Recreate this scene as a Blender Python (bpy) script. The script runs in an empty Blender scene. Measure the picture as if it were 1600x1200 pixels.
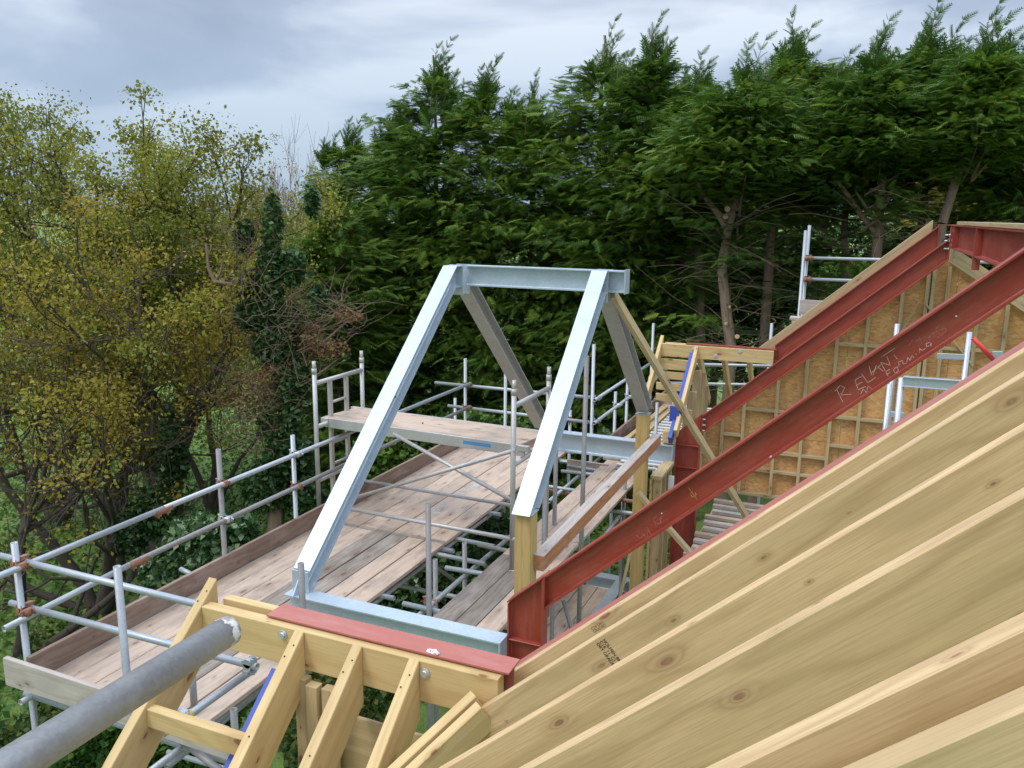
import bpy, bmesh, math, random
import numpy as np
from mathutils import Vector, Matrix
R = math.radians
scene = bpy.context.scene
col = scene.collection

# ------------------------------------------------------------------ camera
FPX = 1297.43
CR = Vector((0.91901, 0.39407, 0.01148))
CU = Vector((-0.08902, 0.17907, 0.97980))
CF = Vector((-0.38405, 0.90147, -0.19965))
cam = bpy.data.objects.new('camera', bpy.data.cameras.new('camera'))
col.objects.link(cam)
cam.data.sensor_width = 36.0
cam.data.lens = 36.0 * FPX / 1600.0
cam.data.clip_start = 0.05
cam.data.clip_end = 12000
cam.matrix_world = Matrix(((CR.x, CU.x, -CF.x, 0), (CR.y, CU.y, -CF.y, 0), (CR.z, CU.z, -CF.z, 0), (0, 0, 0, 1)))
scene.camera = cam

# ------------------------------------------------------------------ world: overcast sky over a Nishita sky
world = bpy.data.worlds.new('World')
scene.world = world
world.use_nodes = True
SUN_EL, SUN_AZ = R(54), R(220)      # azimuth measured clockwise from +Y
nt = world.node_tree
nt.nodes.clear()
def wn(t, **k):
    n = nt.nodes.new(t)
    for a, b in k.items(): setattr(n, a, b)
    return n
out = wn('ShaderNodeOutputWorld'); bg = wn('ShaderNodeBackground')
sky = wn('ShaderNodeTexSky', sky_type='NISHITA', sun_disc=False, sun_elevation=SUN_EL, sun_rotation=SUN_AZ)
tc = wn('ShaderNodeTexCoord'); sep = wn('ShaderNodeSeparateXYZ')
nt.links.new(tc.outputs['Generated'], sep.inputs[0])
mp = wn('ShaderNodeMapping'); mp.inputs['Scale'].default_value = (1.0, 1.0, 3.2); mp.inputs['Location'].default_value = (0.35, 0.1, 0.2)
nt.links.new(tc.outputs['Generated'], mp.inputs[0])
n1 = wn('ShaderNodeTexNoise'); n1.inputs['Scale'].default_value = 2.1; n1.inputs['Detail'].default_value = 5; n1.inputs['Roughness'].default_value = 0.5; n1.inputs['Distortion'].default_value = 0.25
nt.links.new(mp.outputs[0], n1.inputs['Vector'])
cr = wn('ShaderNodeValToRGB')
e = cr.color_ramp.elements
e[0].position = 0.38; e[0].color = (2.6, 3.05, 4.0, 1)
e[1].position = 0.62; e[1].color = (5.9, 6.4, 7.1, 1)
m_ = e.new(0.5); m_.color = (3.3, 3.8, 4.85, 1)
nt.links.new(n1.outputs['Fac'], cr.inputs[0])
# towards the horizon the cloud deck turns an even blue grey
hz = wn('ShaderNodeMapRange'); hz.inputs['From Min'].default_value = -0.02; hz.inputs['From Max'].default_value = 0.24
nt.links.new(sep.outputs['Z'], hz.inputs['Value'])
hm = wn('ShaderNodeMix', data_type='RGBA'); hm.inputs['A'].default_value = (2.25, 3.25, 4.5, 1)
nt.links.new(hz.outputs[0], hm.inputs['Factor']); nt.links.new(cr.outputs[0], hm.inputs['B'])
zm = wn('ShaderNodeMapRange'); zm.inputs['From Min'].default_value = 0.27; zm.inputs['From Max'].default_value = 0.85
zm.inputs['To Min'].default_value = 1.0; zm.inputs['To Max'].default_value = 3.6
nt.links.new(sep.outputs['Z'], zm.inputs['Value'])
vm = wn('ShaderNodeVectorMath', operation='SCALE')
nt.links.new(hm.outputs['Result'], vm.inputs[0]); nt.links.new(zm.outputs[0], vm.inputs['Scale'])
sm_ = wn('ShaderNodeMix', data_type='RGBA'); sm_.inputs['Factor'].default_value = 0.88
nt.links.new(sky.outputs[0], sm_.inputs['A']); nt.links.new(vm.outputs[0], sm_.inputs['B'])
nt.links.new(sm_.outputs['Result'], bg.inputs['Color'])
bg.inputs['Strength'].default_value = 0.14
nt.links.new(bg.outputs[0], out.inputs[0])

sl = bpy.data.lights.new('sun', 'SUN'); sl.energy = 1.15; sl.angle = R(16); sl.color = (1.0, 0.95, 0.86)
so = bpy.data.objects.new('sun', sl); col.objects.link(so)
sd = Vector((math.sin(SUN_AZ) * math.cos(SUN_EL), math.cos(SUN_AZ) * math.cos(SUN_EL), math.sin(SUN_EL)))
so.rotation_euler = sd.to_track_quat('Z', 'Y').to_euler()

scene.view_settings.view_transform = 'Standard'
scene.view_settings.look = 'None'
scene.view_settings.exposure = 0.12
scene.view_settings.gamma = 1.0
scene.render.engine = 'CYCLES'

# ------------------------------------------------------------------ helpers
def ray(px, py): return (px - 800) * CR - (py - 600) * CU + FPX * CF
def at(px, py, x=None, y=None, z=None):
    """the point seen at photo pixel (px, py) that lies on a known vertical or level plane"""
    d = ray(px, py)
    if x is not None: return d * (x / d.x)
    if y is not None: return d * (y / d.y)
    return d * (z / d.z)
K, H = 2.9, 3.4            # level of the dormer base beams / of the scaffold deck below the camera
TH = R(41.5); TT = math.tan(TH)
D_UP = Vector((math.cos(TH), 0, math.sin(TH)))
PL_C = -0.2655 * K
def onroof(px, py, c=PL_C):
    d = ray(px, py); return d * (c / (d.z - TT * d.x))
X, Y, Z = Vector((1, 0, 0)), Vector((0, 1, 0)), Vector((0, 0, 1))

def tag(o, label=None, cat=None, group=None, kind=None):
    if label: o['label'] = label
    if cat: o['category'] = cat
    if group: o['group'] = group
    if kind: o['kind'] = kind
    return o
def thing(name, loc, label, cat, group=None):
    o = bpy.data.objects.new(name, None); o.empty_display_size = 0.1
    col.objects.link(o); o.location = loc
    return tag(o, label, cat, group)
def link(name, me, mats, parent=None, M=None):
    o = bpy.data.objects.new(name, me); col.objects.link(o)
    for m in (mats if isinstance(mats, (list, tuple)) else [mats]):
        if m and m.name not in [q.name for q in me.materials if q]: me.materials.append(m)
    M = M if M is not None else Matrix.Identity(4)
    if parent is not None:
        o.parent = parent
        pm = PM(parent)
        M = pm.inverted() @ M
    o.matrix_basis = M
    return o
def PM(o):
    m = o.matrix_basis.copy() if o.type != 'EMPTY' else Matrix.Translation(o.location)
    return (PM(o.parent) @ m) if o.parent else m
def frame(P0, P1, up=Z):
    P0, P1 = Vector(P0), Vector(P1)
    x = (P1 - P0); L = x.length; x.normalize()
    y = Vector(up).cross(x)
    if y.length < 1e-5: y = Vector((0, 1, 0)).cross(x)
    y.normalize(); z = x.cross(y)
    M = Matrix(((x.x, y.x, z.x, P0.x), (x.y, y.y, z.y, P0.y), (x.z, y.z, z.z, P0.z), (0, 0, 0, 1)))
    return M, L
def prism_me(name, prof, L, M=None, n0=None, n1=None, smooth=False):
    """extrude a closed (y,z) profile along local x; n0/n1 are world normals of the end cuts"""
    vs = []
    for i, (xe, nn) in enumerate(((0, n0), (L, n1))):
        k = None
        if nn is not None: k = M.to_3x3().transposed() @ Vector(nn)
        for (y, z) in prof:
            xx = xe
            if k is not None and abs(k.x) > 1e-4: xx = xe - (k.y * y + k.z * z) / k.x
            vs.append((xx, y, z))
    n = len(prof)
    fs = [(i, (i + 1) % n, n + (i + 1) % n, n + i) for i in range(n)]
    fs += [tuple(range(n))[::-1], tuple(range(n, 2 * n))]
    me = bpy.data.meshes.new(name); me.from_pydata(vs, [], fs); me.update()
    bm = bmesh.new(); bm.from_mesh(me); bmesh.ops.recalc_face_normals(bm, faces=bm.faces); bm.to_mesh(me); bm.free()
    return me
def rect_prof(w, d, c=0.003, y0=0.0, z0=0.0):
    a, b = w / 2, d / 2
    return [(y0 + y, z0 + z) for y, z in ((-a + c, -b), (a - c, -b), (a, -b + c), (a, b - c), (a - c, b), (-a + c, b), (-a, b - c), (-a, -b + c))]
def beam(name, P0, P1, w, d, mat, parent=None, up=Z, anchor='c', c=0.003, n0=None, n1=None, side=0):
    """timber or plate; w across, d deep; anchor 't' = the line runs along the top face; side shifts it sideways (in widths)"""
    M, L = frame(P0, P1, up)
    z0 = {'c': 0, 't': -d / 2, 'b': d / 2}[anchor]
    me = prism_me(name, rect_prof(w, d, min(c, w / 4, d / 4), side * w, z0), L, M, n0, n1)
    return link(name, me, mat, parent, M)
def ibeam(name, P0, P1, h, b, mat, parent=None, up=Z, tw=0.007, tf=0.011, anchor='t', n0=None, n1=None):
    M, L = frame(P0, P1, up)
    z0 = {'c': 0, 't': -h / 2, 'b': h / 2}[anchor]
    r = 0.006
    H2, B2, t2 = h / 2, b / 2, tw / 2
    q = [(-B2, -H2), (B2, -H2), (B2, -H2 + tf), (t2 + r, -H2 + tf), (t2, -H2 + tf + r), (t2, H2 - tf - r), (t2 + r, H2 - tf), (B2, H2 - tf), (B2, H2), (-B2, H2), (-B2, H2 - tf), (-t2 - r, H2 - tf), (-t2, H2 - tf - r), (-t2, -H2 + tf + r), (-t2 - r, -H2 + tf), (-B2, -H2 + tf)]
    me = prism_me(name, [(y, z + z0) for y, z in q], L, M, n0, n1)
    return link(name, me, mat, parent, M)
def tube_bm(bm, P0, P1, r=0.02415, seg=16, wall=0.0045, hollow=True):
    M, L = frame(P0, P1)
    rings = []
    def ring(x, rr): return [bm.verts.new(M @ Vector((x, rr * math.cos(a), rr * math.sin(a)))) for a in [2 * math.pi * i / seg for i in range(seg)]]
    o0, o1 = ring(0, r), ring(L, r)
    for i in range(seg):
        f = bm.faces.new((o0[i], o0[(i + 1) % seg], o1[(i + 1) % seg], o1[i])); f.smooth = True
    if hollow:
        dp = min(0.12, L * 0.3)
        for oo, xe, xi in ((o0, 0, dp), (o1, L, L - dp)):
            a = ring(xe, r - wall); b = ring(xi, r - wall)
            for i in range(seg):
                bm.faces.new((oo[i], oo[(i + 1) % seg], a[(i + 1) % seg], a[i]))
                f = bm.faces.new((a[i], a[(i + 1) % seg], b[(i + 1) % seg], b[i])); f.smooth = True
            bm.faces.new(b)
    else:
        bm.faces.new(o0); bm.faces.new(o1)
def box_bm(bm, P0, P1, w, d, up=Z):
    M, L = frame(P0, P1, up)
    vs = [bm.verts.new(M @ Vector((x, y * w / 2, z * d / 2))) for x in (0, L) for y, z in ((-1, -1), (1, -1), (1, 1), (-1, 1))]
    for q in ((0, 1, 2, 3), (4, 5, 6, 7), (0, 1, 5, 4), (1, 2, 6, 5), (2, 3, 7, 6), (3, 0, 4, 7)): bm.faces.new([vs[i] for i in q])
def bm_obj(name, bm, mat, parent=None, loc=None):
    bmesh.ops.recalc_face_normals(bm, faces=bm.faces)
    me = bpy.data.meshes.new(name)
    M = Matrix.Translation(loc) if loc is not None else (PM(parent) if parent is not None else Matrix.Identity(4))
    bm.transform(M.inverted()); bm.to_mesh(me); bm.free()
    return link(name, me, mat, parent, M)
def tube(name, P0, P1, mat, label=None, cat='scaffold tube', group=None, r=0.02415, parent=None):
    P0, P1 = Vector(P0), Vector(P1)
    bm = bmesh.new(); tube_bm(bm, P0, P1, r)
    o = bm_obj(name, bm, mat, parent, P0 if parent is None else None)
    if parent is None: tag(o, label, cat, group)
    return o
rnd = random.Random(5)
def coupler(P, da, db, parent, mat, swap=False):
    """right angle scaffold coupler round two crossing tubes"""
    P, da, db = Vector(P), Vector(da).normalized(), Vector(db).normalized()
    n = da.cross(db).normalized()
    bm = bmesh.new()
    tube_bm(bm, P - n * 0.026 - da * 0.028, P - n * 0.026 + da * 0.028, 0.031, 12, hollow=False)
    tube_bm(bm, P + n * 0.026 - db * 0.028, P + n * 0.026 + db * 0.028, 0.031, 12, hollow=False)
    box_bm(bm, P - n * 0.02, P + n * 0.02, 0.056, 0.056, da)
    for s, ax, ot in ((-1, da, db), (1, db, da)):
        c = P + n * 0.026 * s
        q = c + ot * 0.034
        box_bm(bm, q - n * 0.02 * s, q + n * 0.032 * s, 0.022, 0.036, ax)
        tube_bm(bm, q + n * 0.03 * s + ax * -0.02, q + n * 0.03 * s + ax * 0.02, 0.006, 6, hollow=False)
        tube_bm(bm, q + n * 0.0 * s, q + n * 0.055 * s, 0.005, 6, hollow=False)
        tube_bm(bm, q + n * 0.036 * s, q + n * 0.046 * s, 0.010, 6, hollow=False)
        box_bm(bm, c - ot * 0.04 - ax * 0.02, c - ot * 0.04 + ax * 0.02, 0.016, 0.02, n)
    return bm_obj('coupler', bm, mat, parent)

# ------------------------------------------------------------------ materials
def mat(name, **k):
    m = bpy.data.materials.new(name); m.use_nodes = True
    b = m.node_tree.nodes['Principled BSDF']
    for a, v in k.items(): b.inputs[a.replace('_', ' ')].default_value = v
    return m, m.node_tree, b
def N(t, ty, **k):
    n = t.nodes.new(ty)
    for a, v in k.items():
        if a in ('operation', 'data_type', 'blend_type', 'feature', 'wave_type', 'bands_direction', 'use_clamp', 'noise_dimensions', 'voronoi_dimensions', 'attribute_name', 'distance'): setattr(n, a, v)
        else: n.inputs[a].default_value = v
    return n
def ramp(t, stops, src):
    n = t.nodes.new('ShaderNodeValToRGB'); el = n.color_ramp.elements
    while len(el) > 1: el.remove(el[-1])
    el[0].position = stops[0][0]; el[0].color = (*stops[0][1], 1) if len(stops[0][1]) == 3 else stops[0][1]
    for p_, c_ in stops[1:]:
        x = el.new(p_); x.color = (*c_, 1)
    t.links.new(src, n.inputs[0]); return n.outputs[0]
def mth(t, op, a, b=None, clamp=False):
    n = t.nodes.new('ShaderNodeMath'); n.operation = op; n.use_clamp = clamp
    for i, v in enumerate((a, b)):
        if v is None: continue
        if isinstance(v, (int, float)): n.inputs[i].default_value = v
        else: t.links.new(v, n.inputs[i])
    return n.outputs[0]
def mixc(t, f, a, b, bt='MIX'):
    n = t.nodes.new('ShaderNodeMix'); n.data_type = 'RGBA'; n.blend_type = bt
    for s, v in (('Factor', f), ('A', a), ('B', b)):
        if isinstance(v, (int, float)): n.inputs[s].default_value = v
        elif isinstance(v, tuple): n.inputs[s].default_value = (*v, 1)
        else: t.links.new(v, n.inputs[s])
    return n.outputs['Result']
def coords(t, per_obj=True):
    """object coordinates, shifted at random for each object"""
    c = t.nodes.new('ShaderNodeTexCoord'); oi = t.nodes.new('ShaderNodeObjectInfo')
    v = t.nodes.new('ShaderNodeVectorMath'); v.operation = 'ADD'
    s = t.nodes.new('ShaderNodeVectorMath'); s.operation = 'SCALE'; s.inputs[0].default_value = (37.0, 11.3, 23.7)
    t.links.new(oi.outputs['Random'], s.inputs['Scale'])
    t.links.new(c.outputs['Object'], v.inputs[0]); t.links.new(s.outputs[0], v.inputs[1])
    return v.outputs[0], oi.outputs['Random']
def scalev(t, v, s):
    n = t.nodes.new('ShaderNodeMapping'); n.inputs['Scale'].default_value = s; t.links.new(v, n.inputs[0]); return n.outputs[0]
def noise(t, v, s, det=3, rough=0.5):
    n = N(t, 'ShaderNodeTexNoise', Scale=s, Detail=det, Roughness=rough); t.links.new(v, n.inputs['Vector']); return n.outputs['Fac']
def bump(t, b, h, dist=0.002, strength=0.5):
    n = N(t, 'ShaderNodeBump', Strength=strength, Distance=dist); t.links.new(h, n.inputs['Height']); t.links.new(n.outputs[0], b.inputs['Normal'])

def wood(name, light, dark, late, knot=(0.13, 0.055, 0.03), stain=None, stain_amt=0.0, grain=26.0, rough=0.62, con=1.0, knots=True, vary=0.12, kx=1.9, kt=3.6):
    m, t, b = mat(name, Roughness=rough)
    v, rn = coords(t)
    sx = t.nodes.new('ShaderNodeSeparateXYZ'); t.links.new(v, sx.inputs[0])
    tr = mth(t, 'ADD', sx.outputs['Z'], mth(t, 'MULTIPLY', sx.outputs['Y'], 1.15))       # across the grain
    cb = t.nodes.new('ShaderNodeCombineXYZ'); t.links.new(sx.outputs['X'], cb.inputs[0]); t.links.new(tr, cb.inputs[1])
    g = cb.outputs[0]
    warp = noise(t, scalev(t, g, (0.9, 5.0, 1)), 1.0, 3, 0.55)
    phase = mth(t, 'ADD', mth(t, 'MULTIPLY', tr, grain), mth(t, 'MULTIPLY', warp, 9.0))
    if knots:
        vo = N(t, 'ShaderNodeTexVoronoi', voronoi_dimensions='2D', Scale=1.0, Randomness=1.0)
        wv = scalev(t, g, (kx, kt, 1))
        t.links.new(wv, vo.inputs['Vector'])
        dist = vo.outputs['Distance']
        sc = t.nodes.new('ShaderNodeSeparateColor'); t.links.new(vo.outputs['Color'], sc.inputs[0])
        size = mth(t, 'MULTIPLY', mth(t, 'POWER', sc.outputs[0], 2.6), 0.085)
        size = mth(t, 'ADD', size, 0.014)
        infl = mth(t, 'SUBTRACT', 1.0, mth(t, 'DIVIDE', dist, mth(t, 'MULTIPLY', size, 3.6)), True)   # grain bends round a knot
        phase = mth(t, 'ADD', phase, mth(t, 'MULTIPLY', mth(t, 'MULTIPLY', infl, infl), 6.0))
    ring = mth(t, 'SINE', mth(t, 'MULTIPLY', phase, 3.0))
    ring = mth(t, 'ADD', mth(t, 'MULTIPLY', ring, 0.5), 0.5)
    ring = mth(t, 'POWER', ring, 2.5)
    fine = noise(t, scalev(t, g, (5.0, 190.0, 1)), 1.0, 2, 0.6)
    patch = noise(t, scalev(t, g, (0.9, 3.0, 1)), 1.0, 3, 0.6)
    base = mixc(t, patch, dark, light)
    base = mixc(t, mth(t, 'MULTIPLY', ring, 0.5 * con), base, late)
    base = mixc(t, mth(t, 'MULTIPLY', mth(t, 'SUBTRACT', fine, 0.43, True), 1.9 * con), base, late)
    if knots:
        ks = N(t, 'ShaderNodeMapRange'); t.links.new(mth(t, 'DIVIDE', dist, size), ks.inputs[0])
        ks.inputs['From Min'].default_value = 0.75; ks.inputs['From Max'].default_value = 1.1; ks.inputs['To Min'].default_value = 1.0; ks.inputs['To Max'].default_value = 0.0
        halo = N(t, 'ShaderNodeMapRange'); t.links.new(mth(t, 'DIVIDE', dist, size), halo.inputs[0])
        halo.inputs['From Min'].default_value = 0.9; halo.inputs['From Max'].default_value = 4.5; halo.inputs['To Min'].default_value = 0.5; halo.inputs['To Max'].default_value = 0.0
        base = mixc(t, halo.outputs[0], base, tuple(0.5 * (a + c) for a, c in zip(late, knot)))
        kn = noise(t, scalev(t, g, (60, 110, 1)), 1.0, 2, 0.6)
        kc = mixc(t, kn, tuple(x * 0.45 for x in knot), tuple(min(1, x * 1.9) for x in knot))
        base = mixc(t, mth(t, 'MULTIPLY', ks.outputs[0], 0.92), base, kc)
    if stain:
        st = noise(t, scalev(t, v, (1.6, 4.0, 4.0)), 1.6, 5, 0.65)
        st = N(t, 'ShaderNodeMapRange', **{'From Min': 0.47, 'From Max': 0.68}); t.links.new(noise(t, scalev(t, v, (1.6, 4.0, 4.0)), 1.6, 5, 0.65), st.inputs[0])
        base = mixc(t, mth(t, 'MULTIPLY', st.outputs[0], stain_amt), base, stain)
    hs = N(t, 'ShaderNodeHueSaturation'); t.links.new(base, hs.inputs['Color'])
    t.links.new(mth(t, 'ADD', mth(t, 'MULTIPLY', rn, vary * 2), 1 - vary), hs.inputs['Value'])
    t.links.new(hs.outputs[0], b.inputs['Base Color'])
    bump(t, b, mth(t, 'ADD', mth(t, 'MULTIPLY', fine, 0.6), mth(t, 'MULTIPLY', ring, 0.5)), 0.0012, 0.35)
    return m
M_rafter = wood('treated_pine', (0.72, 0.51, 0.275), (0.61, 0.42, 0.21), (0.40, 0.25, 0.11), knot=(0.25, 0.125, 0.065), stain=(0.53, 0.39, 0.195), stain_amt=0.45, grain=20.0, vary=0.05, kx=2.6, kt=6.0)
M_pine = wood('fresh_pine', (0.66, 0.49, 0.235), (0.56, 0.395, 0.17), (0.45, 0.28, 0.10), knot=(0.20, 0.08, 0.03), vary=0.05, kx=2.6, kt=5.5, grain=18, con=0.8)
M_stud = wood('stud_pine', (0.55, 0.43, 0.235), (0.45, 0.33, 0.17), (0.35, 0.24, 0.11), vary=0.12, kx=2.2, kt=5)
M_glulam = wood('laminated_post', (0.60, 0.42, 0.17), (0.50, 0.33, 0.115), (0.38, 0.23, 0.07), stain=(0.42, 0.36, 0.14), stain_amt=0.4, vary=0.05)
M_board = wood('scaffold_board', (0.60, 0.46, 0.345), (0.48, 0.36, 0.265), (0.32, 0.23, 0.165), knot=(0.14, 0.09, 0.06), stain=(0.22, 0.175, 0.14), stain_amt=0.6, vary=0.12, rough=0.85, kx=2.0, kt=4.5, con=0.5)
M_boardgrey = wood('weathered_board', (0.30, 0.25, 0.20), (0.20, 0.165, 0.13), (0.115, 0.09, 0.07), stain=(0.40, 0.35, 0.30), stain_amt=0.4, vary=0.15, rough=0.9)
M_toe = wood('toe_board', (0.30, 0.205, 0.15), (0.21, 0.14, 0.10), (0.14, 0.09, 0.065), stain=(0.40, 0.31, 0.25), stain_amt=0.5, vary=0.1, rough=0.85)
M_redwood = wood('orange_board', (0.50, 0.215, 0.085), (0.38, 0.155, 0.06), (0.26, 0.10, 0.04), stain=(0.44, 0.33, 0.24), stain_amt=0.4, vary=0.05, rough=0.7)
M_dusty = wood('dusty_board', (0.55, 0.48, 0.42), (0.46, 0.40, 0.345), (0.34, 0.28, 0.23), stain=(0.36, 0.30, 0.26), stain_amt=0.5, vary=0.05, rough=0.9)

def osb(name):
    m, t, b = mat(name, Roughness=0.6)
    v, rn = coords(t)
    base = None
    for i, (ang, sc) in enumerate(((0.35, 40.0), (2.3, 46.0))):
        mpn = t.nodes.new('ShaderNodeMapping'); mpn.inputs['Rotation'].default_value = (0, ang, 0); mpn.inputs['Scale'].default_value = (sc * 0.4, 1, sc)
        t.links.new(v, mpn.inputs[0])
        vo = N(t, 'ShaderNodeTexVoronoi', Scale=1.0); t.links.new(mpn.outputs[0], vo.inputs['Vector'])
        sc_ = t.nodes.new('ShaderNodeSeparateColor'); t.links.new(vo.outputs['Color'], sc_.inputs[0])
        c = ramp(t, [(0.0, (0.46, 0.225, 0.075)), (0.35, (0.60, 0.32, 0.11)), (0.85, (0.69, 0.40, 0.15)), (1.0, (0.74, 0.49, 0.23))], sc_.outputs[0])
        base = c if base is None else mixc(t, mth(t, 'GREATER_THAN', sc_.outputs[1], 0.5), base, c)
    p_ = noise(t, v, 3.0, 3)
    base = mixc(t, mth(t, 'MULTIPLY', p_, 0.5), base, (0.52, 0.27, 0.10))
    t.links.new(base, b.inputs['Base Color'])
    bump(t, b, sc_.outputs[2], 0.002, 0.3)
    return m
M_osb = osb('strand_board')

def galv(name, c0, c1, metal=0.55, rough=0.42, spangle=22.0, stain=None, amt=0.0):
    m, t, b = mat(name, Metallic=metal)
    v, rn = coords(t)
    vo = N(t, 'ShaderNodeTexVoronoi', Scale=spangle * 3); t.links.new(v, vo.inputs['Vector'])
    s = t.nodes.new('ShaderNodeSeparateColor'); t.links.new(vo.outputs['Color'], s.inputs[0])
    n = noise(t, v, 5.0, 5, 0.65)
    f = mth(t, 'ADD', mth(t, 'MULTIPLY', s.outputs[0], 0.28), mth(t, 'MULTIPLY', n, 0.72))
    base = mixc(t, f, c0, c1)
    if stain:
        st = N(t, 'ShaderNodeMapRange', **{'From Min': 0.5, 'From Max': 0.72}); t.links.new(noise(t, v, 9.0, 6, 0.7), st.inputs[0])
        base = mixc(t, mth(t, 'MULTIPLY', st.outputs[0], amt), base, stain)
    t.links.new(base, b.inputs['Base Color'])
    t.links.new(mth(t, 'ADD', mth(t, 'MULTIPLY', n, 0.25), rough - 0.1), b.inputs['Roughness'])
    bump(t, b, n, 0.0015, 0.15)
    return m
M_galv = galv('galvanised_steel', (0.35, 0.43, 0.485), (0.57, 0.635, 0.68), 0.35, 0.42)
M_galvshade = galv('shaded_galvanised_steel', (0.36, 0.35, 0.34), (0.50, 0.49, 0.47), 0.2, 0.55, stain=(0.30, 0.26, 0.22), amt=0.5)  # greyer galvanised copy: shade on the far legs' undersides is in its colour
M_tube = galv('scaffold_tube_steel', (0.26, 0.28, 0.29), (0.42, 0.44, 0.45), 0.45, 0.45, stain=(0.55, 0.53, 0.49), amt=0.45)
M_tubeold = galv('weathered_tube_steel', (0.19, 0.185, 0.175), (0.31, 0.305, 0.295), 0.35, 0.55, stain=(0.24, 0.13, 0.08), amt=0.55)
M_tubepale = galv('pale_tube_steel', (0.30, 0.33, 0.35), (0.47, 0.50, 0.52), 0.4, 0.42, stain=(0.45, 0.40, 0.34), amt=0.35)
M_alu = galv('aluminium', (0.38, 0.37, 0.35), (0.56, 0.545, 0.52), 0.4, 0.45, stain=(0.40, 0.32, 0.26), amt=0.5)
M_zinc = galv('zinc_bolt', (0.5, 0.53, 0.56), (0.75, 0.78, 0.8), 0.7, 0.35)
M_rust = galv('rusty_coupler_steel', (0.20, 0.085, 0.045), (0.36, 0.17, 0.10), 0.1, 0.75, stain=(0.42, 0.38, 0.34), amt=0.5)
M_neartube = galv('near_tube_steel', (0.20, 0.20, 0.195), (0.38, 0.38, 0.37), 0.35, 0.42, spangle=60, stain=(0.46, 0.44, 0.41), amt=0.5)

def redpaint(name, c0, c1, dust, amt):
    m, t, b = mat(name, Roughness=0.5)
    v, rn = coords(t)
    n = noise(t, v, 3.0, 5, 0.6)
    st = N(t, 'ShaderNodeMapRange', **{'From Min': 0.45, 'From Max': 0.75}); t.links.new(noise(t, scalev(t, v, (1.2, 6, 6)), 2.4, 6, 0.7), st.inputs[0])
    base = mixc(t, n, c0, c1)
    base = mixc(t, mth(t, 'MULTIPLY', st.outputs[0], amt), base, dust)
    sp = N(t, 'ShaderNodeMapRange', **{'From Min': 0.70, 'From Max': 0.76}); t.links.new(noise(t, v, 42.0, 3, 0.5), sp.inputs[0])
    base = mixc(t, mth(t, 'MULTIPLY', sp.outputs[0], 0.35), base, (0.42, 0.22, 0.18))
    t.links.new(base, b.inputs['Base Color'])
    t.links.new(mth(t, 'ADD', mth(t, 'MULTIPLY', n, 0.25), 0.33), b.inputs['Roughness'])
    bump(t, b, n, 0.001, 0.12)
    return m
M_red = redpaint('red_oxide_primer', (0.23, 0.029, 0.016), (0.33, 0.050, 0.028), (0.42, 0.15, 0.10), 0.45)
M_redpale = redpaint('dusty_sky_sheen_red_primer', (0.36, 0.098, 0.070), (0.43, 0.135, 0.10), (0.50, 0.25, 0.20), 0.5)  # paler copy of the red primer: sky reflection painted in, plus dust blotches
M_blue, _, _ = mat('blue_membrane', Base_Color=(0.035, 0.075, 0.36, 1), Roughness=0.5)
M_white, _, _ = mat('white_chalk', Base_Color=(0.60, 0.42, 0.38, 1), Roughness=0.9)
M_chalk2, _, _ = mat('faint_pink_chalk', Base_Color=(0.46, 0.17, 0.14, 1), Roughness=0.9)
M_yellowchalk, _, _ = mat('yellow_crayon', Base_Color=(0.62, 0.36, 0.10, 1), Roughness=0.8)
M_ink, _, _ = mat('stamp_ink', Base_Color=(0.05, 0.035, 0.02, 1), Roughness=0.9)
M_inkfaint, _, _ = mat('faint_stamp_ink', Base_Color=(0.27, 0.19, 0.09, 1), Roughness=0.9)
M_whitep, _, _ = mat('white_paint', Base_Color=(0.75, 0.75, 0.74, 1), Roughness=0.7)
M_redp, _, _ = mat('bright_red_paint', Base_Color=(0.62, 0.035, 0.02, 1), Roughness=0.4)
M_sheet, _, _ = mat('grey_sheet', Base_Color=(0.33, 0.34, 0.36, 1), Roughness=0.6)
M_bluelabel, _, _ = mat('blue_label', Base_Color=(0.08, 0.25, 0.50, 1), Roughness=0.5)
M_greenp, _, _ = mat('green_plastic', Base_Color=(0.01, 0.09, 0.055, 1), Roughness=0.4)
def painted(name):
    m, t, b = mat(name, Roughness=0.6)
    v, rn = coords(t)
    f = N(t, 'ShaderNodeMapRange', **{'From Min': 0.44, 'From Max': 0.5}); t.links.new(noise(t, v, 42, 5, 0.6), f.inputs[0])
    t.links.new(mixc(t, f.outputs[0], (0.30, 0.25, 0.22), (0.66, 0.62, 0.58)), b.inputs['Base Color'])
    return m
M_flaky = painted('flaking_white_paint')

m_, t_, b_ = mat('concrete_slab', Roughness=0.9)
v_, _r = coords(t_)
t_.links.new(mixc(t_, noise(t_, v_, 9.0, 8, 0.75), (0.16, 0.15, 0.14), (0.46, 0.43, 0.40)), b_.inputs['Base Color'])
M_slab = m_

for m_ in (M_white, M_chalk2, M_yellowchalk):      # broken chalk line
    t_ = m_.node_tree; v_, _r = coords(t_); f_ = N(t_, 'ShaderNodeMapRange', **{'From Min': 0.40, 'From Max': 0.52, 'To Min': 0.5, 'To Max': 1.0})
    t_.links.new(noise(t_, v_, 120.0, 4, 0.6), f_.inputs[0]); t_.links.new(f_.outputs[0], t_.nodes['Principled BSDF'].inputs['Alpha'])
def ubolt(P, d, parent, r=0.012, L=0.03, m=None, name='bolt', washer=True):
    bm = bmesh.new(); d = Vector(d).normalized(); P = Vector(P)
    tube_bm(bm, P, P + d * L, r * 0.62, 8, hollow=False)
    tube_bm(bm, P, P + d * (r * 0.85), r, 6, hollow=False)
    if washer: tube_bm(bm, P, P + d * 0.003, r * 1.5, 12, hollow=False)
    return bm_obj(name, bm, m or M_zinc, parent)

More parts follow.
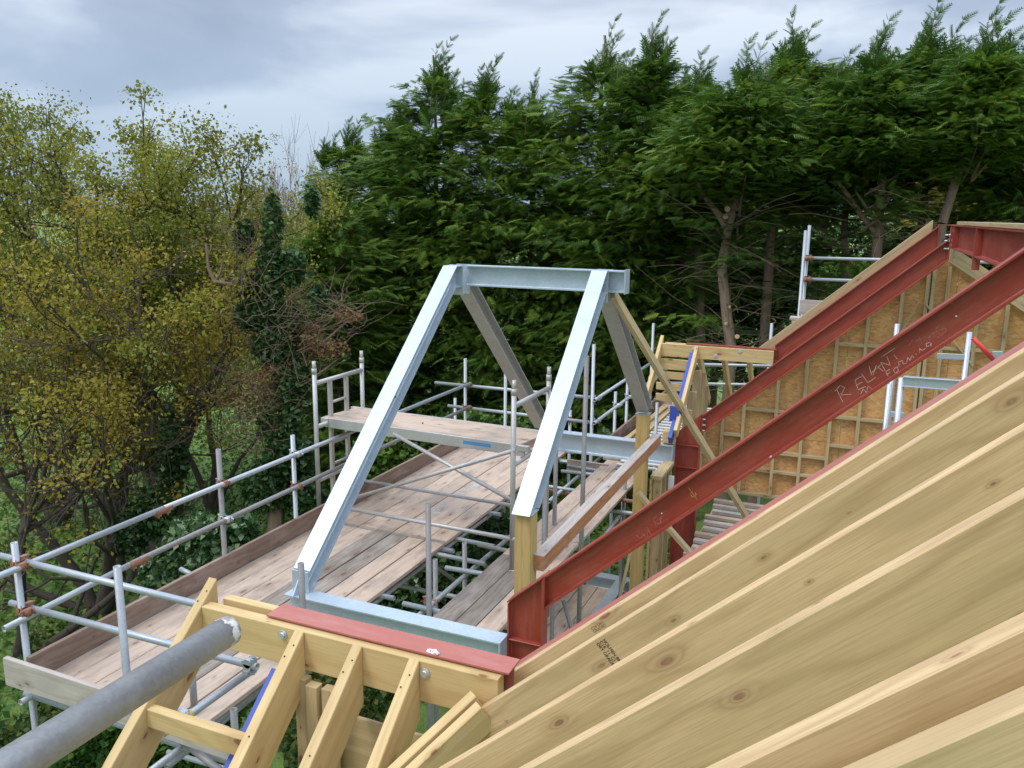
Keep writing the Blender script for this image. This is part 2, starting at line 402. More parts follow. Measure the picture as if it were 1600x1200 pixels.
# ------------------------------------------------------------------ main roof rafters (timber)
RDIR = D_UP
def roof_pt(x, y, c=PL_C): return Vector((x, y, TT * x + c))
RAFT = [  # far edge Y, width, lower x, upper x, vertical lower cut, label
    (2.890, 0.047, -1.36, 0.78, True, 'pale timber rafter lying right against the pinkish red steel beam, farthest of the close-set rafters'),
    (2.622, 0.047, -1.455, 0.78, True, 'greenish timber rafter with the black grade stamp on its side near the red corner post'),
    (2.172, 0.047, -2.1, 0.78, False, 'timber rafter directly below the stamped one, a big knot near the right edge'),
    (1.782, 0.047, -1.9, 0.78, False, 'timber rafter whose pale top edge has a reddish scar, middle one of the foreground rafters'),
    (1.311, 0.050, -1.6, 0.80, False, 'wide-looking timber rafter with rough sawn top edge in the lower right foreground'),
    (1.128, 0.052, -1.0, 0.80, False, 'nearest timber rafter, cutting across the bottom right corner of the view')]
stamped = None
for yf, w, xa, xb, cut, lab in RAFT:
    yc = yf - w / 2
    o = beam('roof_rafter', roof_pt(xa, yc), roof_pt(xb, yc), w, 0.235, M_rafter, anchor='t', n0=X if cut else None, n1=X)
    tag(o, lab, 'rafter', 'timber rafters of the main roof in the foreground')
    for k, (dx, dz) in enumerate(((0.06, -0.05), (0.09, -0.13), (0.35, -0.11))):
        if cut: ubolt((xa + dx, yf - w - 0.0005, TT * (xa + dx) + PL_C + dz), -Y, o, r=0.005, L=0.0015, m=M_zinc, name='nail_head', washer=False)
    if abs(yf - 2.622) < 1e-4: stamped = (o, yf - w)

def text_mesh(name, body, size, mtl, parent, P, xdir, zdir, extrude=0.0004):
    cu = bpy.data.curves.new(name, 'FONT'); cu.body = body; cu.size = size; cu.extrude = extrude; cu.space_line = 0.85
    to = bpy.data.objects.new(name, cu); col.objects.link(to)
    dg = bpy.context.evaluated_depsgraph_get(); dg.update()
    me = bpy.data.meshes.new_from_object(to.evaluated_get(dg))
    bpy.data.objects.remove(to)
    x = Vector(xdir).normalized(); y = Vector(zdir); y = (y - x * y.dot(x)).normalized(); z = x.cross(y)
    M = Matrix(((x.x, y.x, z.x, P[0]), (x.y, y.y, z.y, P[1]), (x.z, y.z, z.z, P[2]), (0, 0, 0, 1)))
    me.materials.clear()
    return link(name, me, mtl, parent, M)
# grade stamp on the second rafter: read with the rafter turned, across the grain
ys = stamped[1] - 0.0006
P = at(934, 1004, y=ys)
q1 = at(966, 1032, y=ys); xd = (at(960, 1034, y=ys) - at(938, 1004, y=ys)).normalized()
text_mesh('grade_stamp', 'HOLMEN BRAVIKEN\nC16  11  C1\nDRY GRADED', 0.017, M_ink, stamped[0], at(941, 1000, y=ys), xd, Vector((xd.z * -1, 0, xd.x)))
ys0 = 2.890 - 0.047 - 0.0006
P0 = at(936, 974, y=ys0)
rf0 = [o for o in bpy.data.objects if o.name == 'roof_rafter'][0]
text_mesh('grade_stamp', 'C24 DRY\nGRADED', 0.016, M_inkfaint, rf0, at(925, 985, y=ys0), D_UP, Z)

# ------------------------------------------------------------------ red steel
def ribbon(name, strokes, y, w, mtl, parent, tf=None):
    """chalk strokes given as photo positions on the web of a beam, laid as thin flat ribbons on that web"""
    bm = bmesh.new()
    for s in strokes:
        pts = [at(px, py, y=y) for px, py in s]
        for a, b_ in zip(pts[:-1], pts[1:]):
            d = (b_ - a).normalized(); n = Vector((-d.z, 0, d.x)) * w / 2; e = d * w * 0.3
            vs = [bm.verts.new(v) for v in (a - e - n, b_ + e - n, b_ + e + n, a - e + n)]
            r = bmesh.ops.extrude_face_region(bm, geom=[bm.faces.new(vs)])
            for v in [g for g in r['geom'] if isinstance(g, bmesh.types.BMVert)]: v.co.y -= 0.0006
    return bm_obj(name, bm, mtl, parent)

YF1 = 4.981
f1 = thing('steel_roof_frame', (-1.98, YF1, -5.2), 'long red steel rafter beam with chalk writing, rising from its red corner post', 'steel frame', 'red steel frames of the roof')
ibeam('rafter_beam', (-1.840, YF1, TT * -1.840 + PL_C), (0.78, YF1, TT * 0.78 + PL_C), 0.183, 0.102, M_red, f1, n0=X, n1=X)
colm = ibeam('column', (-1.984, YF1, -5.2), (-1.984, YF1, TT * -1.984 + PL_C - 0.015), 0.262, 0.102, M_red, f1, up=X, anchor='c', n1=(-math.sin(TH), 0, math.cos(TH)))
beam('end_plate', (-1.846, YF1, -2.74), (-1.846, YF1, TT * -1.846 + PL_C + 0.005), 0.118, 0.012, M_red, f1, up=X)
for zz in (-2.925, -3.10):
    beam('stiffener', (-2.10, YF1, zz), (-1.862, YF1, zz), 0.100, 0.010, M_red, f1)
pl_ = beam('cap_plate', (-2.118, YF1, TT * -2.118 + PL_C - 0.002), (-1.856, YF1, TT * -1.856 + PL_C - 0.002), 0.104, 0.010, M_red, f1)
yw = YF1 - 0.0036
# hand-written site marks on the web, traced where they stand
RELIANT = [[(1307, 608), (1317, 628)], [(1304, 612), (1313, 602), (1320, 606), (1314, 617), (1330, 616)], [(1336, 594), (1341, 609), (1352, 604)], [(1336, 594), (1346, 588)], [(1338, 602), (1347, 597)],
           [(1346, 584), (1356, 598), (1368, 590)], [(1358, 573), (1362, 586)], [(1364, 586), (1369, 571), (1380, 580)], [(1362, 582), (1376, 570)], [(1376, 566), (1383, 579)], [(1376, 566), (1391, 571), (1386, 557)], [(1397, 555), (1402, 561)], [(1377, 558), (1398, 544)]]
M_MARK = [[(1345, 616), (1349, 607), (1354, 614), (1356, 603), (1363, 608)]]
FORMING = [[(1384, 581), (1388, 588)], [(1384, 581), (1390, 577)], [(1386, 585), (1391, 582)], [(1396, 577), (1398, 583), (1404, 580), (1402, 573), (1396, 577)], [(1405, 573), (1404, 566), (1410, 563), (1411, 569), (1416, 568)],
           [(1417, 566), (1418, 558), (1422, 563), (1425, 555), (1428, 559)], [(1431, 553), (1432, 554)], [(1437, 551), (1437, 544), (1441, 548), (1446, 544)], [(1453, 535), (1447, 537), (1448, 542), (1453, 540), (1455, 536), (1455, 541)]]
ribbon('handwriting', RELIANT + FORMING + M_MARK, yw, 0.0034, M_white, f1)
CODE = [[(1420, 540), (1427, 530)], [(1430, 533), (1446, 526)], [(1436, 526), (1440, 536)], [(1450, 528), (1460, 519)], [(1466, 509), (1461, 516), (1468, 521)], [(1468, 516), (1479, 512), (1477, 519), (1465, 527)],
        [(994, 836), (1001, 842), (1007, 834)], [(1004, 834), (1012, 841), (1012, 830)], [(1010, 824), (1018, 836), (1024, 832)], [(1026, 806), (1020, 812), (1025, 818), (1031, 818), (1033, 811)], [(1035, 806), (1030, 812)]]
ribbon('handwriting', CODE, yw, 0.0036, M_chalk2, f1)
ribbon('crayon_mark', [[(1076, 762), (1089, 780)], [(1082, 767), (1079, 772), (1082, 777), (1088, 773), (1086, 769)]], yw, 0.003, M_yellowchalk, f1)
for px, py, rr in ((1205, 714, 0.009), (1494, 494, 0.005), (1034, 802, 0.005)):
    ubolt(at(px, py, y=yw), -Y, f1, r=rr, L=0.005, m=M_whitep, name='paint_dot', washer=False)

YF2 = 10.551; C2 = -0.309 * K
f2 = thing('steel_roof_frame', (-1.98, YF2, -5.2), 'second red steel frame beyond the grey beam, its rafter rising to the bolted apex joint', 'steel frame', 'red steel frames of the roof')
ibeam('rafter_beam', (-1.80, YF2, TT * -1.80 + C2), (0.785, YF2, TT * 0.785 + C2), 0.185, 0.102, M_red, f2, n0=X, n1=X)
ibeam('column', (-1.984, YF2, -5.2), (-1.984, YF2, TT * -1.984 + C2 + 0.02), 0.31, 0.102, M_red, f2, up=X, anchor='c', n1=(-math.sin(TH), 0, math.cos(TH)))
beam('end_plate', (-1.812, YF2, -2.80), (-1.812, YF2, TT * -1.81 + C2 + 0.01), 0.118, 0.014, M_red, f2, up=X)
for zz in (-2.92, -3.22): beam('stiffener', (-2.13, YF2, zz), (-1.83, YF2, zz), 0.100, 0.010, M_red, f2)
for k in range(3):
    for s in (1, -1):
        ubolt((-1.803, YF2 + 0.032 * s, -2.55 - 0.075 * k), X, f2, r=0.013, L=0.035)
beam('apex_plate', (0.79, YF2, -0.44), (0.79, YF2, -0.075), 0.118, 0.014, M_red, f2, up=X)
for k, zz in enumerate((-0.165, -0.23, -0.315)):
    ubolt((0.783, YF2 - 0.035, zz), -X, f2, r=0.013, L=0.05)

f3 = thing('steel_roof_frame', (-1.08, 11.55, -1.75), 'short red steel rafter right under the pale verge timber, beside the far gable', 'steel frame', 'red steel frames of the roof')
c3 = -0.104 - TT * 0.69
ibeam('rafter_beam', (-1.08, 11.551, TT * -1.08 + c3), (0.72, 11.551, TT * 0.72 + c3), 0.26, 0.102, M_red, f3, n0=X, n1=X)
beam('apex_plate', (0.727, 11.551, -0.40), (0.727, 11.551, -0.05), 0.118, 0.014, M_red, f3, up=X)

# dusty red beam with painted sky sheen, next to the first timber rafter
f0 = thing('steel_roof_frame', (-1.35, 2.95, TT * -1.35 + PL_C), 'red steel beam, pinkish from painted sky sheen, whose flat top runs beside the timber rafters', 'steel frame', 'red steel frames of the roof')
ibeam('rafter_beam', (-1.36, 2.948, TT * -1.36 + PL_C - 0.008), (0.78, 2.948, TT * 0.78 + PL_C - 0.008), 0.20, 0.104, M_redpale, f0, n0=X, n1=X)

# ridge beam of the main roof
rb = thing('steel_ridge_beam', (0.84, 11.4, -0.06), 'red steel ridge beam with welded plates at the top right, where the far rafters meet', 'steel beam')
ibeam('beam', (0.86, 11.50, -0.055), (0.86, 0.9, -0.055), 0.255, 0.12, M_red, rb, anchor='t')
for yy in (10.36, 8.15, 5.1, 3.0):
    beam('stiffener', (0.826, yy, -0.42 if yy == 8.15 else -0.30), (0.826, yy, -0.058), 0.062, 0.012, M_red, rb, up=Y)
for yy in (10.50, 10.44):
    for zz in (-0.12, -0.22, -0.27): ubolt((0.850, yy, zz), -X, rb, r=0.016, L=0.05)
beam('packer', (0.86, 10.2, -0.051), (0.86, 0.9, -0.051), 0.10, 0.035, M_stud, rb, anchor='b')

# ------------------------------------------------------------------ galvanised dormer frame
gf = thing('galvanised_dormer', (-3.86, 4.9, -2.9), 'bright galvanised steel dormer frame of two leaning A shapes joined by a top beam', 'steel frame')
XL, XR, YR_, ZR = -3.86, -2.335, 7.66, -0.505
ibeam('ridge_beam', (XL + 0.085, YR_, ZR), (-2.105, YR_, ZR), 0.205, 0.134, M_galv, gf, anchor='t')
beam('end_plate', (-2.098, YR_, ZR - 0.215), (-2.098, YR_, ZR + 0.012), 0.15, 0.014, M_galv, gf, up=X)
tl = math.tan(R(41.4))
def leg(xc, sgn, yb, zb, cutn, m, top=None):
    """sgn -1: near leg, +1: far leg. its outer flange runs along the roof slope"""
    ya = YR_ + sgn * 0.075
    za = ZR - 0.055
    yb_ = yb
    p0 = (xc, yb_, za - tl * abs(yb_ - ya)); p1 = (xc, ya, za)
    if top is not None: p0 = (xc, yb_, zb); p1 = (xc, top, ZR)
    sl = math.atan2(p1[2] - p0[2], abs(p1[1] - p0[1]))
    up = Vector((0, sgn * math.sin(sl), math.cos(sl)))
    return ibeam('leg', p0, p1, 0.152, 0.152, m, gf, up=up, anchor='t', n0=cutn, n1=Y, tf=0.011, tw=0.008)
lg = leg(XL, -1, 4.925, -2.724, Y, M_galv, 7.447); leg(XL, 1, 10.27, None, Z, M_galvshade)
leg(XR, -1, 5.68, -2.296, Z, M_galv, 7.54); leg(XR, 1, 9.69, None, Z, M_galvshade)
for xc, yy in ((XL, 7.447), (XR, 7.54)): ibeam('leg_head', (xc, yy, ZR - 0.001), (xc, 7.592, ZR - 0.001), 0.215, 0.150, M_galv, gf, anchor='t')
for xc in (XL, XR):
    for s in (-1, 1):
        g = beam('gusset_plate', (xc, YR_ + s * 0.078, ZR - 0.30), (xc, YR_ + s * 0.078, ZR + 0.003), 0.155, 0.010, M_galv, gf, up=Y)
for s in (-1, 1):
    for zz in (-0.62, -0.70):
        ubolt((XR + s * 0.045, YR_ - 0.083, zz), -Y, gf, r=0.010, L=0.015)
for k in range(3): ubolt(at((760, 660, 617)[k] - 0, (474, 661, 620)[k], x=XL + 0.005), X, gf, r=0.009, L=0.004, m=M_ink, name='bolt_hole', washer=False)
for nm, yy, xr in (('base_beam', 4.885, -2.128), ('base_beam', 10.40, -2.145)):
    ibeam(nm, (-3.95, yy, -K), (xr, yy, -K), 0.26, 0.15, M_galv, gf, anchor='t')
    beam('end_plate', (xr + 0.006, yy, -K - 0.27), (xr + 0.006, yy, -K + 0.004), 0.16, 0.012, M_galv, gf, up=X)
# foot gussets of the near left leg
beam('foot_plate', (XL, 4.905, -2.895), (XL, 4.905, -2.73), 0.152, 0.010, M_galv, gf, up=Y)
bm = bmesh.new()
for sx in (0,):
    vs = [bm.verts.new(v) for v in ((XL - 0.004, 4.80, -2.898), (XL - 0.004, 4.90, -2.898), (XL - 0.004, 4.90, -2.76))]
    r_ = bmesh.ops.extrude_face_region(bm, geom=[bm.faces.new(vs)])
    for v in [g for g in r_['geom'] if isinstance(g, bmesh.types.BMVert)]: v.co.x += 0.009
bm_obj('foot_gusset', bm, M_galv, gf)
beam('cap_plate', (XR - 0.08, 5.80, -2.302), (XR + 0.08, 5.80, -2.302), 0.15, 0.006, M_galv, gf)
beam('cap_plate', (XR - 0.08, 9.50, -2.302), (XR + 0.08, 9.50, -2.302), 0.15, 0.006, M_galv, gf)

# ------------------------------------------------------------------ timber posts and braces
for yy, lab in ((5.80, 'square laminated timber post under the near foot of the galvanised frame, fully lit'), (9.50, 'square laminated timber post under the far foot of the galvanised frame')):
    t_ = thing('timber_post', (XR, yy, -4.9), lab, 'post', 'timber posts under the galvanised frame')
    for k in (-1, 0, 1):
        o = beam('ply', (XR, yy + k * 0.0475, -4.9), (XR, yy + k * 0.0475, -2.306 - (0.0 if k else 0.002)), 0.045, 0.138, M_glulam, t_, up=X, c=0.002)
t_ = thing('tie_board', (-2.228, 5.80, -2.72), None, None)
beam('plank', (-2.228, 5.80, -2.66), (-2.205, 9.70, -2.60), 0.10, 0.125, M_redwood, t_, anchor='t')
beam('dusty_face', (-2.228, 5.803, -2.6588), (-2.205, 9.697, -2.5988), 0.096, 0.0015, M_dusty, t_, anchor='b', c=0.0002)
tag(t_, 'orange-brown board with dusty top spanning between the two laminated posts', 'board')
tag(beam('brace_timber', at(957, 458, y=7.72), at(1171, 815, z=-3.9), 0.047, 0.135, M_stud, up=Y), 'long pale timber brace leaning from the galvanised top beam down to the floor', 'brace')
tag(beam('brace_timber', at(997, 770, y=9.34), at(1086, 872, y=9.36), 0.045, 0.10, M_stud, up=Y), 'short timber brace crossing the foot of the far laminated post', 'brace')
tag(beam('timber_stake', at(985, 862, y=8.9), at(966, 945, y=8.9), 0.03, 0.05, M_stud, up=Y), 'thin pale stick standing beneath the long red beam', 'stick')
dw = thing('stud_wall', (-2.2, 9.65, -4.9), 'low sheathed timber wall with blue and white seal, between far post and red column', 'wall')
beam('sheathing', (-2.235, 9.60, -4.0), (-2.235, 10.3, -4.0), 0.018, 1.75, M_pine, dw)
beam('wall_plate', (-2.17, 9.60, -3.12), (-2.17, 10.3, -3.12), 0.14, 0.045, M_stud, dw)
for yy in (9.70, 9.95, 10.25): beam('stud', (-2.17, yy, -4.9), (-2.17, yy, -3.145), 0.045, 0.10, M_stud, dw, up=X)
beam('seal_strip', (-2.06, 9.98, -3.75), (-2.06, 9.98, -3.2), 0.03, 0.06, M_blue, dw, up=X)
beam('seal_edge', (-2.055, 9.955, -3.75), (-2.055, 9.955, -3.18), 0.012, 0.07, M_whitep, dw, up=X)

# ------------------------------------------------------------------ gable wall
YG = 12.0
gw = thing('gable_wall', (-2.2, YG, -3.95), 'orange strand-board gable wall with pale studs seen behind the red rafters', 'wall')
XA = 0.86; ZA = -0.42
TG = 0.60 / 0.915
def gtop(x): return ZA - TT * (XA - x) * 0.985 if x < XA else ZA - TG * (x - XA)
bm = bmesh.new()
outl = [(-2.35, -3.95), (4.2, -3.95), (4.2, gtop(4.2)), (XA, ZA), (-2.35, gtop(-2.35))]
# sheets with fine joints between them
xs = [-2.35, -1.4, -0.18, 1.04, 2.26, 4.2]; zs = [-3.95, -3.05, -1.83, -0.3]
n_sheet = 0
for i in range(len(xs) - 1):
    for j in range(len(zs) - 1):
        x0, x1, z0, z1 = xs[i] + 0.0025, xs[i + 1] - 0.0025, zs[j] + 0.0025, zs[j + 1] - 0.0025
        poly = [(x0, z0), (x1, z0)]
        br = [x for x in (x1, XA if x0 < XA < x1 else None, x0) if x is not None]
        tops = [(x, min(z1, gtop(x))) for x in br]
        # add the places where the slope meets z1
        pts = []
        N_ = 24
        for k in range(N_ + 1):
            x = x1 + (x0 - x1) * k / N_
            pts.append((x, max(z0, min(z1, gtop(x)))))
        if max(p[1] for p in pts) <= z0 + 0.01: continue
        vs = [bm.verts.new((x, YG, z)) for x, z in poly + pts]
        bmesh.ops.remove_doubles(bm, verts=vs, dist=1e-5)
        vs = [v for v in vs if v.is_valid]
        try: f_ = bm.faces.new(vs)
        except Exception: continue
        r_ = bmesh.ops.extrude_face_region(bm, geom=[f_])
        for v in [g for g in r_['geom'] if isinstance(g, bmesh.types.BMVert)]: v.co.y += 0.018
bm_obj('sheathing', bm, M_osb, gw)
STX = [-2.04, -1.76, -1.475, -1.035, -0.674, -0.321, 0.038, 0.419, 0.70, 0.762, 0.93, 1.30, 1.62, 2.0, 2.4, 2.8, 3.2]
for x in STX:
    beam('stud', (x, YG - 0.047, -3.90), (x, YG - 0.047, gtop(x) - 0.11), 0.045, 0.09, M_stud, gw, up=Y)
def nog(xa, xb, z, d=0.045): z < gtop(xa) - 0.15 and beam('noggin', (xa + 0.023, YG - 0.046, z), (xb - 0.023, YG - 0.046, z), 0.085, d, M_stud, gw)
for a, b_ in zip(STX[2:8], STX[3:9]): nog(a, b_, -1.64 + random.Random(int(a * 100)).uniform(-0.02, 0.02))
for a, b_ in ((0.93, 1.30), (1.30, 1.62), (1.62, 2.0), (2.0, 2.4)): nog(a, b_, -1.62)
for a, b_ in zip(STX[:12], STX[1:13]): nog(a, b_, -2.665); 
for a, b_ in zip(STX[:12], STX[1:13]): nog(a, b_, -3.07 - 0.2 * ((int(a * 50)) % 2))
for a, b_ in zip(STX[2:10], STX[3:11]): nog(a, b_, -3.55)
beam('bottom_plate', (-2.3, YG - 0.047, -3.925), (4.1, YG - 0.047, -3.925), 0.09, 0.045, M_stud, gw)
beam('diagonal', at(1437, 470, y=YG - 0.10), at(1404, 525, y=YG - 0.10), 0.02, 0.06, M_stud, gw, up=Y)
beam('diagonal', at(1446, 474, y=YG - 0.10), at(1520, 572, y=YG - 0.10), 0.02, 0.06, M_stud, gw, up=Y)
for i, (dy, dz) in enumerate(((0.07, 0.0), (0.42, 0.02), (0.78, 0.03))):
    beam('gable_rafter', (XA + 0.03, YG - dy, ZA + 0.10 + dz * 0), (4.2, YG - dy, gtop(4.2) + 0.10), 0.05, 0.16, M_stud, gw, anchor='t', n0=X)
beam('gable_rafter', (-2.35, YG - 0.03, gtop(-2.35) + 0.03), (XA - 0.02, YG - 0.03, ZA + 0.03), 0.05, 0.11, M_stud, gw, anchor='t', n1=X)
tag(beam('verge_timber', (-1.33, 11.64, -0.037 - TT * (0.621 + 1.33) + 0.0), (0.66, 11.64, -0.037 + TT * 0.039), 0.07, 0.24, M_stud, anchor='t', n1=X), 'pale timber along the outer slope above the red steel, up to the peak', 'rafter')

# attic floor joists, grey sheet
for k in range(15):
    yy = 11.7 - k * 0.235
    o = beam('floor_batten', (-1.78 + 0.03 * (k % 3), yy, -4.02), (1.3, yy - 0.02, -4.02), 0.085, 0.045, M_dusty if k % 3 else M_board, c=0.003)
    nth = 'first second third fourth fifth sixth seventh eighth ninth tenth eleventh twelfth thirteenth fourteenth fifteenth'.split()[k]
    tag(o, '%s weathered floor batten out from the foot of the gable wall' % nth, 'batten', 'floor battens below the gable')
for xx, lb in ((-1.72, 'left end'), (-0.9, 'middle'), (0.1, 'right part')):
    tag(beam('floor_joist', (xx, 8.0, -4.15), (xx, 11.9, -4.15), 0.06, 0.20, M_stud), 'deep joist under the %s of the gapped floor battens' % lb, 'joist')
sheet = beam('grey_sheet', (-1.12, 10.55, -3.97), (-0.2, 10.55, -3.97), 0.9, 0.03, M_sheet)
tag(sheet, 'flat grey sheet lying on the floor battens at the foot of the gable wall', 'sheet')

# ------------------------------------------------------------------ dormer ridges (steel with bolted timbers) and jack rafters
def dormer_ridge(loc_y, zr, xa, xb, lab, timb_len):
    t_ = thing('dormer_ridge', (xa, loc_y, zr), lab, 'ridge beam', 'timber-cased steel ridges of the small dormers')
    beam('side_timber', (xa, loc_y + 0.030, zr), (xb, loc_y + 0.030, zr), 0.058, 0.178, M_pine, t_, anchor='t')
    beam('side_timber', (xa + 0.03, loc_y + 0.127, zr + 0.002), (xb - 0.08, loc_y + 0.127, zr + 0.002), 0.045, 0.190, M_pine, t_, anchor='t')
    ibeam('steel_beam', (xa + 0.335, loc_y + 0.0925, zr + 0.016), (xb + 0.03, loc_y + 0.0925, zr + 0.016), 0.16, 0.115, M_redpale if loc_y < 5 else M_red, t_, anchor='t', tf=0.008)
    return t_
nr = dormer_ridge(2.64, -1.745, -2.632, -1.17, 'near dormer ridge of pale timber with a flat red steel top, in the foreground', 1.4)
for px, py in ((442, 992), (664, 1052)): ubolt(at(px, py, y=2.639), -Y, nr, r=0.015, L=0.012)
fr = dormer_ridge(11.40, -1.738, -2.593, -1.08, 'far dormer ridge of pale timber with zinc bolts, seen beside the long brace', 1.4)
for px, py in ((1084, 545), (1118, 556), (1156, 549)): ubolt(at(px, py, y=11.399), -Y, fr, r=0.02, L=0.015)
# paint splash and a bit of grit on the flat steel
Ps = at(676, 1018, z=-1.7285)
bm = bmesh.new()
rr = random.Random(3)
vs = [bm.verts.new((Ps.x + math.cos(a) * 0.026 * rr.uniform(0.7, 1.2), Ps.y + math.sin(a) * 0.018 * rr.uniform(0.7, 1.2), Ps.z + 0.0012)) for a in [i * math.pi / 7 for i in range(14)]]
f_ = bm.faces.new(vs); r_ = bmesh.ops.extrude_face_region(bm, geom=[f_])
for v in [g for g in r_['geom'] if isinstance(g, bmesh.types.BMVert)]: v.co.z -= 0.001
bm_obj('paint_splash', bm, M_whitep, nr)
text_mesh('marker_scribble', 'S1', 0.022, M_ink, nr, (Ps.x - 0.014, Ps.y - 0.008, Ps.z + 0.0016), X, Y)
ubolt(at(684, 1023, z=-1.7285), Z, nr, r=0.008, L=0.01, m=M_zinc, name='nut', washer=False)

JS = math.tan(R(40.5))
def jack(xc, ya, za, yb, lab, grp, d=0.20, m=None, w=0.047, slope=JS, cut=Y, mt=None):
    s = -1 if yb < ya else 1
    o = tag(beam('jack_rafter', (xc, ya, za), (xc, yb, za - slope * abs(yb - ya)), w, d, m or M_pine, anchor='t', n0=cut), lab, 'rafter', grp)
    for k, (dy, dx) in enumerate(((0.05, 0.008), (0.09, -0.009), (0.34, 0.004))):
        if ya < 5: ubolt((xc + dx, ya + s * dy, za - slope * dy + 0.0008), (0, s * -0.0 - 0.65 * (1 if s < 0 else -1), 0.76), o, r=0.0035, L=0.001, m=M_ink, name='nail_head', washer=False)
    return o
GJ = 'short rafters of the near dormer in the foreground'
jack(-2.657, 2.745, -1.655, 1.25, 'fresh pale verge rafter standing proud at the outer end of the near dormer ridge', GJ)
jack(-2.094, 2.638, -1.742, 0.9, 'pale short rafter beside the blue membrane strip', GJ)
jack(-1.803, 2.638, -1.742, 0.9, 'middle short rafter under the red steel top of the near ridge', GJ)
jack(-1.535, 2.638, -1.742, 1.2, 'short rafter closest to the valley timbers, left of the second bolt', GJ)
yA = 2.30; zA = -1.745 - JS * (2.64 - yA)
tag(beam('noggin', (-2.633, 2.32, -2.055), (-2.118, 2.32, -2.055), 0.045, 0.085, M_pine, anchor='t'), 'short cross timber fixed between the verge rafter and the blue-edged rafter', 'timber')
# valley timbers
va = Vector((-1.18, 2.66, -1.76))
for k, (off, w_) in enumerate(((0.0, 0.047), (0.062, 0.047))):
    p0 = Vector((-1.255 + off * 0.7, 2.60 - off * 0.7, -1.80 - 0.01 * k)); p1 = p0 + Vector((-0.78, -1.0, -0.80)) * 1.25
    tag(beam('valley_timber', p0, p1, w_, 0.12, M_pine, anchor='t'), ['outer of the two pale valley timbers running down from the near ridge end', 'inner valley timber, tucked against the cut rafter ends'][k], 'timber', 'valley timbers of the near dormer')
sl_ = beam('floor_slab', (0.9, 0.8, -6.3), (0.9, 12.0, -6.3), 6.3, 0.25, M_slab, anchor='t', c=0.01); sl_['kind'] = 'structure'
# blue membrane on the dormer front wall, near
mb = thing('membrane_panel', (-2.2, 2.5, -2.0), 'blue breather membrane strip along the near dormer front, beside a pale rafter', 'membrane')
beam('membrane_sheet', (-2.232, 2.64, -1.955), (-2.232, 0.95, -1.955 - JS * 1.69), 0.045, 0.17, M_blue, mb, anchor='t', n0=Y)
beam('backing_board', (-2.198, 2.64, -1.965), (-2.198, 0.95, -1.965 - JS * 1.69), 0.02, 0.18, M_pine, mb, anchor='t', n0=Y)
fw = thing('dormer_front_wall', (-2.1, 2.6, -4.0), 'timber studs and boards of the near dormer front wall, in shade below the short rafters', 'wall')
for xx, yy, zt_ in ((-2.07, 2.62, -1.94), (-2.0, 2.60, -1.94), (-1.93, 2.615, -1.94), (-2.095, 2.2, -2.42), (-2.095, 1.7, -2.85)):
    beam('stud', (xx, yy, -4.2), (xx, yy, zt_ - 0.01 * abs(xx * 10 % 3)), 0.045, 0.058, M_stud, fw, up=X)
beam('sheathing', (-2.14, 1.2, -3.45), (-2.14, 2.66, -3.45), 0.018, 1.8, M_osb, fw)
beam('sheathing', (-2.08, 2.675, -3.1), (-1.0, 2.675, -3.1), 0.018, 2.0, M_stud, fw)
beam('wall_plate', (-2.07, 1.2, -2.96), (-2.07, 2.64, -2.96), 0.12, 0.045, M_stud, fw)
bt = thing('membrane_panel', (-1.85, 2.0, -3.2), 'blue membrane corner showing low between the middle short rafters', 'membrane')
beam('membrane_sheet', at(572, 1128, y=2.96), at(578, 1260, y=2.96), 0.012, 0.17, M_blue, bt, up=X)
beam('backing_board', at(601, 1135, y=2.99), at(606, 1260, y=2.99), 0.02, 0.16, M_pine, bt, up=X)
beam('edge_strip', at(555, 1138, y=2.94), at(559, 1260, y=2.94), 0.03, 0.035, M_stud, bt, up=X)

# far dormer
GF = 'short rafters of the far dormer'
jack(-2.612, 11.52, -1.64, 10.6, 'end rafter at the tip of the far dormer ridge', GF, d=0.17)
jack(-2.10, 11.40, -1.745, 10.25, 'pale rafter with blue edge in front of the far dormer', GF, d=0.14, slope=0.80)
for xx, lb in ((-2.10, 'broadest leaning rafter behind the far dormer ridge, left one'), (-1.76, 'thin leaning rafter behind the far dormer ridge, middle one'), (-1.42, 'thin leaning rafter behind the far dormer ridge, right one')):
    jack(xx, 11.56, -1.745, 12.7, lb, GF, d=0.14)
fm = thing('membrane_panel', (-2.17, 10.9, -2.3), 'blue membrane band beside the pale rafter of the far dormer', 'membrane')
beam('membrane_sheet', (-2.155, 11.36, -1.83), (-2.155, 10.20, -1.83 - 0.8 * 1.16), 0.05, 0.12, M_blue, fm, anchor='t')
beam('membrane_lap', (-2.16, 10.45, -2.60), (-2.16, 10.45, -2.40), 0.05, 0.12, M_blue, fm, up=X)
ff = thing('dormer_front_wall', (-2.1, 10.7, -3.4), 'pale timber front framing of the far dormer above the red column', 'wall')
for i, yy in enumerate((10.75, 11.0, 11.3, 11.6, 11.9)):
    beam('stud', (-2.05, yy, -3.4), (-2.05, yy, -1.98 - 0.8 * abs(11.4 - yy)), 0.045, 0.12, M_stud, ff, up=X)
for k in range(4): beam('cladding_board', (-2.63, 11.38, -2.02 - 0.16 * k), (-2.17, 11.38, -2.02 - 0.16 * k), 0.03, 0.105 if k else 0.15, M_pine, ff)
beam('block', (-2.28, 10.42, -2.80), (-2.13, 10.42, -2.80), 0.12, 0.16, M_pine, ff)

